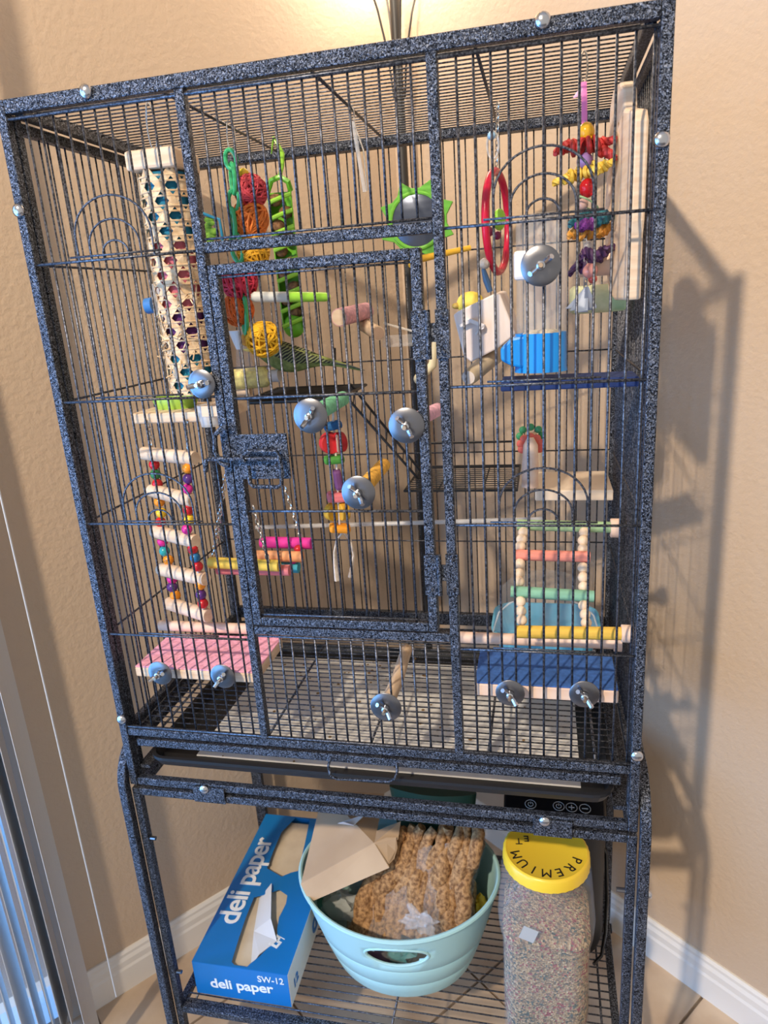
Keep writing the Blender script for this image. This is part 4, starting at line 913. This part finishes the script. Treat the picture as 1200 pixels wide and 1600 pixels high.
nsd = uy.cross(Vector((0, 0, 1))); a = fr0 + uy * .13 + Vector((0, 0, -.058)) + ux * .001
tx = text('lettering', 'deli', .062, fr0 + uy * .135 + ux * .0012 + Vector((0, 0, -.060)), uy, (0, 0, 1), TB, sp2, .0018)
tx = text('lettering', '12', .026, fr0 + uy * .018 + ux * .0012 + Vector((0, 0, -.055)), uy, (0, 0, 1), TB, sp2, .0008)

# --- light blue tub
zr = Z(-1.300); rc = Vector((.392, .190, zr)); TBM = mat('pale_blue_tub', (.40, .66, .68), .42, 0, Subsurface_Weight=0.0)
e = thing('blue_tub', 'pale blue oval plastic tub with handle slots on the lower shelf', 'tub', (rc.x, rc.y, zs_))
ax_, ay_ = .187, .152; hgt = zr - zs_ - .002
def tubring(k, inset=0.0, n=72):
    s = .70 + .30 * (k ** .85); z = zs_ + .002 + hgt * k; return [Vector((rc.x + (ax_ * s - inset) * math.cos(2 * PI * i / n), rc.y + (ay_ * s - inset) * math.sin(2 * PI * i / n), z + .012 * (k ** 3) * abs(math.cos(2 * PI * i / n)) ** 2)) for i in range(n)]
ks = [0, .03, .12, .22, .235, .25, .36, .47, .485, .50, .62, .66, .70, .76, .82, .86, .92, .97, 1.0]
bm = MB(); n = 72; base = 0
for k in ks:
    bm.v += tubring(k, .0015 if k in (.235, .485) else 0)
hole = set()
for j, k in enumerate(ks[:-1]):
    for i in range(n):
        a = (360 * (i + .5) / n)
        inside = any(((((a - cc + 180) % 360) - 180) / 17.5) ** 2 + (((ks[j] + ks[j + 1]) / 2 - .75) / .14) ** 2 < 1 for cc in (277, 97))
        if inside: continue
        bm.f.append((j * n + i, j * n + (i + 1) % n, (j + 1) * n + (i + 1) % n, (j + 1) * n + i))
bm.f.append(tuple(reversed(range(n))))
bm.build('tub_wall', TBM, e, True, solid=.003)
MB().tube(tubring(1.0), .0042, 8, closed=True).build('rim', TBM, e, True)
for cc in (277, 97):
    hp = []
    for q in range(28):
        t = 2 * PI * q / 28; k = .75 + .14 * math.sin(t); a = math.radians(cc + 18.5 * math.cos(t)); s = .70 + .30 * (k ** .85); hp.append(Vector((rc.x + ax_ * s * math.cos(a), rc.y + ay_ * s * math.sin(a), zs_ + .002 + hgt * k)))
    MB().tube(hp, .0030, 8, closed=True).build('handle_rim', TBM, e, True)
# --- things in the tub
def blob(mm, c, r, sc, seed, n=18, m=12, amp=.12):
    rn = random.Random(seed); ph = [(rn.uniform(1, 4), rn.uniform(0, 6), rn.uniform(1, 4), rn.uniform(0, 6)) for _ in range(4)]; c = Vector(c); b0 = len(mm.v)
    for j in range(m + 1):
        th = PI * j / m
        for i in range(n):
            f_ = 2 * PI * i / n; d = Vector((math.sin(th) * math.cos(f_), math.sin(th) * math.sin(f_), math.cos(th))); k = 1 + amp * sum(math.sin(a * d.x * 3 + p) * math.cos(b * d.z * 3 + q + d.y * 2) for a, p, b, q in ph) / 2
            mm.v.append(c + Vector((d.x * sc[0], d.y * sc[1], d.z * sc[2])) * r * k)
    for j in range(m):
        for i in range(n): mm.f.append((b0 + j * n + i, b0 + (j + 1) * n + i, b0 + (j + 1) * n + (i + 1) % n, b0 + j * n + (i + 1) % n))
    return mm
e = thing('millet_bag', 'clear bag of brown millet sprays standing in the pale blue tub', 'bag', (.43, .24, zs_ + .01))
MIL = mottled('millet', (.16, .075, .03), (.50, .29, .13), 150, .85, bs=1.0)
ba, bt = (at(560, 1470, .14), at(720, 1475, .14)), None
rnm = random.Random(31)
for i in range(20):
    k = (i % 10) / 9; row = i // 10; a = at(545 + 165 * k + 8 * row, 1462 - 14 * row, .115 + .05 * row) + Vector((0, 0, -.010)); b = at(622 + 124 * k, 1292, .225 + .05 * row)
    ph = rnm.uniform(0, 6); pts = []; rs = []
    for j in range(15):
        q = j / 14; pts.append(lerp(a, b, q) + Vector((.005 * math.sin(ph + j * .7) + rnm.uniform(-.003, .003), .008 * math.cos(ph + j * .9), rnm.uniform(-.003, .003)))); rs.append(.0165 * (.55 + .5 * math.sin(PI * min(1, q * .8 + .18))) * rnm.uniform(.82, 1.15))
    MB().tube(pts, rs, 10).build('millet_spray', MIL, e, True)
mm = MB(); q = []
for j, (v, u0, u1, ya, yb2) in enumerate(((1478, 540, 705, .120, .20), (1455, 525, 722, .085, .24), (1410, 532, 735, .095, .27), (1370, 570, 745, .125, .29), (1320, 600, 755, .17, .31), (1285, 620, 760, .20, .32))):
    a, b = at(u0, v, (ya + yb2) / 2), at(u1, v, (ya + yb2) / 2); ring = []; hz_ = (yb2 - ya) / 2
    for i in range(28):
        t = 2 * PI * i / 28; w = 1 + .035 * math.sin(i * 5 + j * 2); ring.append((a + b) / 2 + (b - a) / 2 * math.cos(t) * w + Vector((0, math.sin(t) * hz_ * w, .006 * math.sin(i * 3 + j))))
    q.append(ring)
mm.rings(q, cap=False).build('plastic_film', FILM, e, True)
pl = MB(); blob(pl, at(655, 1440, .085), .030, (1.0, .28, .75), 77, 26, 18, amp=.5); pl.build('film_corner', thin('film_bright', (.82, .84, .88), .22, .06), e, True)
e = thing('yellow_pouch', 'crumpled yellow pouch tucked at the right inside the pale blue tub', 'pouch', at(745, 1440, .2)); mm = MB(); blob(mm, at(748, 1424, .20), .026, (.7, .6, 1.4), 5, amp=.35); mm.build('pouch', plain('golden_yellow', (.80, .50, .03), .45), e, True)
e = thing('purple_packet', 'purple and teal packet seen through the tub handle slot', 'packet', at(600, 1475, .16)); mm = MB(); blob(mm, at(588, 1482, .140), .046, (1.3, .62, .75), 8, amp=.22); mm.build('packet', plain('plum_packet', (.22, .03, .20), .4), e, True); mm = MB(); blob(mm, at(625, 1490, .118), .026, (1, .6, .7), 9, amp=.3); mm.build('teal_patch', plain('teal_packet', (.05, .35, .42), .4), e, True)
e = thing('dark_green_bag', 'dark green bag at the back inside the pale blue tub', 'bag', (.45, .272, zs_ + .01)); mm = MB(); q = []
for z, sx_, sy_ in ((0, .05, .02), (.06, .065, .028), (.16, .07, .028), (.295, .085, .018)): q.append([Vector((.45 + sx_ * math.cos(t), .272 + sy_ * math.sin(t) * (1 + .1 * math.sin(3 * t)), zs_ + .01 + z)) for t in [2 * PI * i / 24 for i in range(24)]])
mm.rings(q).build('bag', plain('forest_green', (.012, .05, .03), .45), e, True)
e = thing('clear_wrapper', 'crinkled clear wrapper over green and red packaging at the left inside the tub', 'wrapper', at(520, 1410, .16)); mm = MB(); blob(mm, at(535, 1415, .165), .036, (1.2, .6, .8), 15, amp=.35); mm.build('wrapper', thin('wrapper_film', (.75, .80, .80), .45, .1), e, True); mm = MB(); blob(mm, at(510, 1415, .18), .03, (1, .8, .9), 16, amp=.2); mm.build('green_pack', plain('jade_pack', (.05, .20, .15), .4), e, True)
# --- kraft carton leaning in the tub
KB = mottled('kraft_card', (.50, .36, .24), (.58, .43, .29), 10, .7)
e = thing('kraft_carton', 'open brown cardboard carton leaning across the tub onto the blue box', 'box', at(540, 1380, .2))
A0, A1 = at(470, 1382, .105), at(585, 1318, .165); C0, C1 = at(505, 1235, .32), at(600, 1240, .35)
MB().prism([A0, A1, C1, C0], Vector((0, .002, -.002))).build('main_panel', KB, e)
D0, D1 = at(484, 1410, .095), at(608, 1356, .150)
MB().prism([A0, A1, D1, D0], Vector((0, .002, .001))).build('front_flap', KB, e)
pp = [at(u, v, y) for u, v, y in ((585, 1318, .165), (604, 1310, .180), (619, 1310, .187), (621, 1325, .183), (616, 1342, .172), (606, 1352, .155))]
MB().prism(pp, Vector((0, .002, .001))).build('tuck_flap', KB, e)
MB().prism([at(585, 1318, .166), at(588, 1300, .20), at(626, 1285, .22), at(622, 1312, .19)], Vector((0, .002, .001))).build('side_flap', KB, e)
MB().prism([at(528, 1287, .215), at(571, 1273, .235), at(553, 1290, .213), at(537, 1285, .2)], Vector((0, -.001, .002))).build('white_label', plain('label_white', (.70, .72, .76), .5), e)

# --- seed jar with yellow lid
zj1 = Z(-1.138); xj = .663; yj = .110
e = thing('seed_jar', 'large clear plastic seed jar with yellow screw lid on the lower shelf', 'jar', (xj, yj, zs_))
def sq(cx, cy, a, b, r, z): return rrect(cx - a, cx + a, cy - b, cy + b, r, z, 6)
JW = .077
prof = [(0.0, .066, .03), (.006, .070, .03), (.105, .070, .028), (.195, .070, .028), (.217, .0745, .032), (.247, .077, .036), (.275, .075, .042), (.300, .070, .055), (.317, .064, .060)]
mm = MB(); mm.rings([sq(xj, yj, a, a, r, zs_ + .001 + h) for h, a, r in prof]).build('jar_wall', thin('jar_plastic', (.62, .65, .70), .15, .07), e, True)
mm = MB(); hs = .224; q = [sq(xj, yj, .065, .065, .027, zs_ + .004), sq(xj, yj, .0685, .0685, .027, zs_ + .06), sq(xj, yj, .0680, .0680, .027, zs_ + .170), sq(xj, yj, .068, .068, .027, zs_ + .195), sq(xj, yj, .0705, .0705, .028, zs_ + .212), sq(xj, yj, .060, .060, .028, zs_ + hs)]
SD = mat('mixed_bird_seed', (.5, .4, .25), .75); vo = N(SD, 'ShaderNodeTexVoronoi'); vo.inputs['Scale'].default_value = 300; L(SD, pos(SD), vo.inputs['Vector'])
sc_ = N(SD, 'ShaderNodeSeparateColor'); L(SD, vo.outputs['Color'], sc_.inputs[0])
big = noise(SD, pos(SD), 38, 3); mx = N(SD, 'ShaderNodeMath', operation='ADD'); L(SD, sc_.outputs[0], mx.inputs[0]); mu = N(SD, 'ShaderNodeMath', operation='MULTIPLY_ADD'); L(SD, big, mu.inputs[0]); mu.inputs[1].default_value = 1.1; mu.inputs[2].default_value = -.55; L(SD, mu.outputs[0], mx.inputs[1])
L(SD, ramp(SD, mx.outputs[0], [(.02, (.04, .065, .045)), (.14, (.24, .15, .065)), (.40, (.45, .31, .15)), (.60, (.12, .07, .035)), (.80, (.56, .43, .25)), (.94, (.26, .035, .035))]), bsdf(SD).inputs['Base Color'])
bump(SD, vo.outputs['Distance'], .8, .003)
mm.rings(q).build('seed_fill', SD, e, True, kind='stuff')
YL = plain('yellow_lid', (.83, .57, .04), .32)
zl0 = zj1 - .022; rl = .0680; mm = MB(); nn = 72; R_ = [[Vector((xj + rl * (1 + (.012 if i % 2 else 0) * (1 if 0 < j < 3 else 0)) * s_ * math.cos(2 * PI * i / nn), yj + rl * (1 + (.012 if i % 2 else 0) * (1 if 0 < j < 3 else 0)) * s_ * math.sin(2 * PI * i / nn), z)) for i in range(nn)] for j, (z, s_) in enumerate(((zl0 - .001, 1.0), (zl0, 1.02), (zj1 - .004, 1.01), (zj1 - .001, .985), (zj1, .95), (zj1 - .0015, .90)))]
lid = mm.rings(R_).build('lid', YL, e, True)
BK = plain('black_print', (.01, .01, .01), .5)
def arc_text(s, r, a0, da, size):
    for i, ch in enumerate(s):
        if ch == ' ': continue
        a = math.radians(a0 + da * i); c = Vector((xj + r * math.cos(a), yj + r * math.sin(a), zj1 - .0012)); out = Vector((math.cos(a), math.sin(a), 0)); right = Vector((-math.sin(a), math.cos(a), 0)) * (1 if da > 0 else -1)
        up = Vector((0, 0, 1)).cross(right); text('lid_letter', ch, size, c, right, up, BK, lid, 0.0, 'CENTER')
arc_text('PREMIUM', .043, -20, -23, .023)
arc_text('SWEET', .040, 60, -1, .001) if False else None
for ch, u, v in (('E', 822, 1306), ('T', 810, 1310)):
    c = atz(u, v, zj1 - .001); text('lid_letter', ch, .019, c, (-.97, -.12, 0), (.12, -.97, 0), BK, lid, 0.0, 'CENTER')
p = at(826, 1460, yj - .0735); MB().box(p, (.024, .0012, .026), None, Matrix.Rotation(.35, 3, 'Y')).build('foil_sticker', mat('grey_sticker', (.50, .52, .52), .4, .2), e)

# --- black tower heater behind the jar
zd = at(796, 1262, .20).z - .012; hx0, hx1 = .575, .765
e = thing('black_tower_heater', 'black tower appliance with round touch buttons behind the seed jar', 'appliance', (.67, .33, zs_))
BG = plain('gloss_black', (.008, .008, .009), .22)
MB().rings([rrect(.60, .764, .215, .37, .05, zs_ + .002), rrect(.605, .770, .220, .365, .05, zs_ + .02), rrect(.605, .770, .220, .365, .05, zd - .04), rrect(.600, .770, .215, .370, .04, zd - .012)]).build('body', plain('matte_black', (.010, .010, .011), .6), e, True)
c0 = at(796, 1262, .20); c1 = at(962, 1276, .20)
top_z = c0.z + .006
MB().prism([(.590, .195, top_z - .022), (.765, .195, top_z - .026), (.770, .37, top_z + .004), (.585, .37, top_z + .006)], (0, 0, .012)).build('control_panel', BG, e, bevel=.004)
IC = plain('grey_icon', (.40, .40, .40), .5)
nrm = Vector((0, -.18, 1)).normalized()
def pan(u, v):
    p0 = Vector((.590, .195, top_z - .010)); n = ((Vector((.765, .195, top_z - .014)) - p0).cross(Vector((.585, .37, top_z + .018)) - p0)).normalized(); r = ray(u, v); t = (p0 - CAM).dot(n) / r.dot(n); return CAM + r * t + n * .0008, n
for k, (u, v) in enumerate(((829, 1257), (873, 1260), (893, 1262), (914, 1264))):
    p, n = pan(u, v); MB().torus(p, n, .0095, .0006, 24, 5).build('button_ring', IC, e)
    xx = Vector((1, 0, 0)); yy = n.cross(xx).normalized(); g = MB()
    if k in (2, 3): g.tube([p - xx * .005, p + xx * .005], .0009, 5)
    if k == 2: g.tube([p - yy * .005, p + yy * .005], .0009, 5)
    if k < 2:
        g.tube([p + (xx * math.cos(a) + yy * math.sin(a)) * .0045 for a in [math.radians(120 + 300 * i / 12) for i in range(13)]], .0007, 5); g.tube([p + yy * .001, p + yy * .0055], .0007, 5)
    g.build('button_icon', IC, e)
MB().tube([(.764, .31, zs_ + .19), (.776, .30, zs_ + .17), (.778, .28, zs_ + .08), (.774, .25, zs_ + .03), (.765, .22, zs_ + .006), (.75, .200, zs_ + .006)], .0032, 8).build('power_cord', BG, e, True)

# ================================================================== floor lamp
lx, ly = .362, .80
e = thing('floor_lamp', 'black torchiere floor lamp with curled wire scrolls standing in the wall corner', 'floor lamp', (lx, ly, 0))
LM = plain('lamp_bronze', (.025, .022, .02), .45)
MB().lathe((lx, ly, 0), [(.0001, .028), (.03, .028), (.09, .018), (.10, .006), (.10, 0)], 32).build('base', LM, e, True)
MB().cyl((lx, ly, .02), (lx, ly, 2.06), .0105, n=16).build('pole', LM, e, True)
for k in range(4):
    a = PI / 2 * k + .5; MB().tube([(lx + math.cos(a) * r, ly + math.sin(a) * r, z) for r, z in ((.012, 1.84), (.018, 1.90), (.026, 1.95), (.037, 2.0), (.05, 2.04), (.055, 2.07), (.045, 2.09))], .0022, 6).build('scroll', LM, e, True)
MB().lathe((lx, ly, 2.06), [(.02, .0), (.06, .012), (.12, .05), (.15, .10), (.147, .10), (.115, .054), (.055, .016), (.0001, .008)], 36).build('lamp_shade', mat('lit_alabaster_glass', (.85, .78, .66), .4, 0, Emission_Color=(1.0, .86, .68, 1), Emission_Strength=6.0), e, True)
bl = bpy.data.lights.new('floor_lamp_bulb', 'POINT'); bl.energy = 14; bl.color = (1.0, .88, .72); bl.shadow_soft_size = .04
bo = bpy.data.objects.new('floor_lamp_bulb', bl); COL.objects.link(bo); bo.location = (lx, ly, 2.19)

# ================================================================== vertical blinds and cord
VN = plain('vinyl_vane', (.62, .60, .58), .5)
svals = [-.216, -.236, -.250, -.270, -.290, -.312, -.336, -.362, -.392]
ORD = ['rightmost', 'second', 'third', 'fourth', 'fifth', 'sixth', 'seventh', 'eighth', 'ninth', 'tenth', 'eleventh', 'twelfth', 'thirteenth']
for k, s in enumerate(svals):
    c = wl(s, 0, .141 if k == 0 else .045); ang = math.radians(-35 if k == 0 else -6 - 5 * (k % 3)); hw_ = .026 if k == 0 else .044; dd = (Matrix.Rotation(ang, 3, 'Z') @ nL); q = []
    for z in (.03, 2.12):
        row = []
        for sd in (1, -1):
            for i in range(7):
                t = (i / 6 * 2 - 1) * sd; bow = .004 * (1 - t * t); row.append(c + dd * (hw_ * t) + dd.cross(Vector((0, 0, 1))) * (bow + sd * .0005) + Vector((0, 0, z)))
        q.append(row)
    o = MB().rings(q).build('blind_vane', VN); tag(o, ('rightmost grey vertical blind vane, next to the wall' if k == 0 else '%s grey vertical blind vane from the wall at the left edge' % ORD[k]), 'blind vane', 'vertical blind vanes')
o = MB().tube([wl(-.155, .085, .09), wl(-.155, 2.12, .09)], .0016, 6).build('pull_string', plain('white_cord', (.80, .80, .80), .5)); tag(o, 'thin white blind cord hanging in front of the left wall', 'cord')
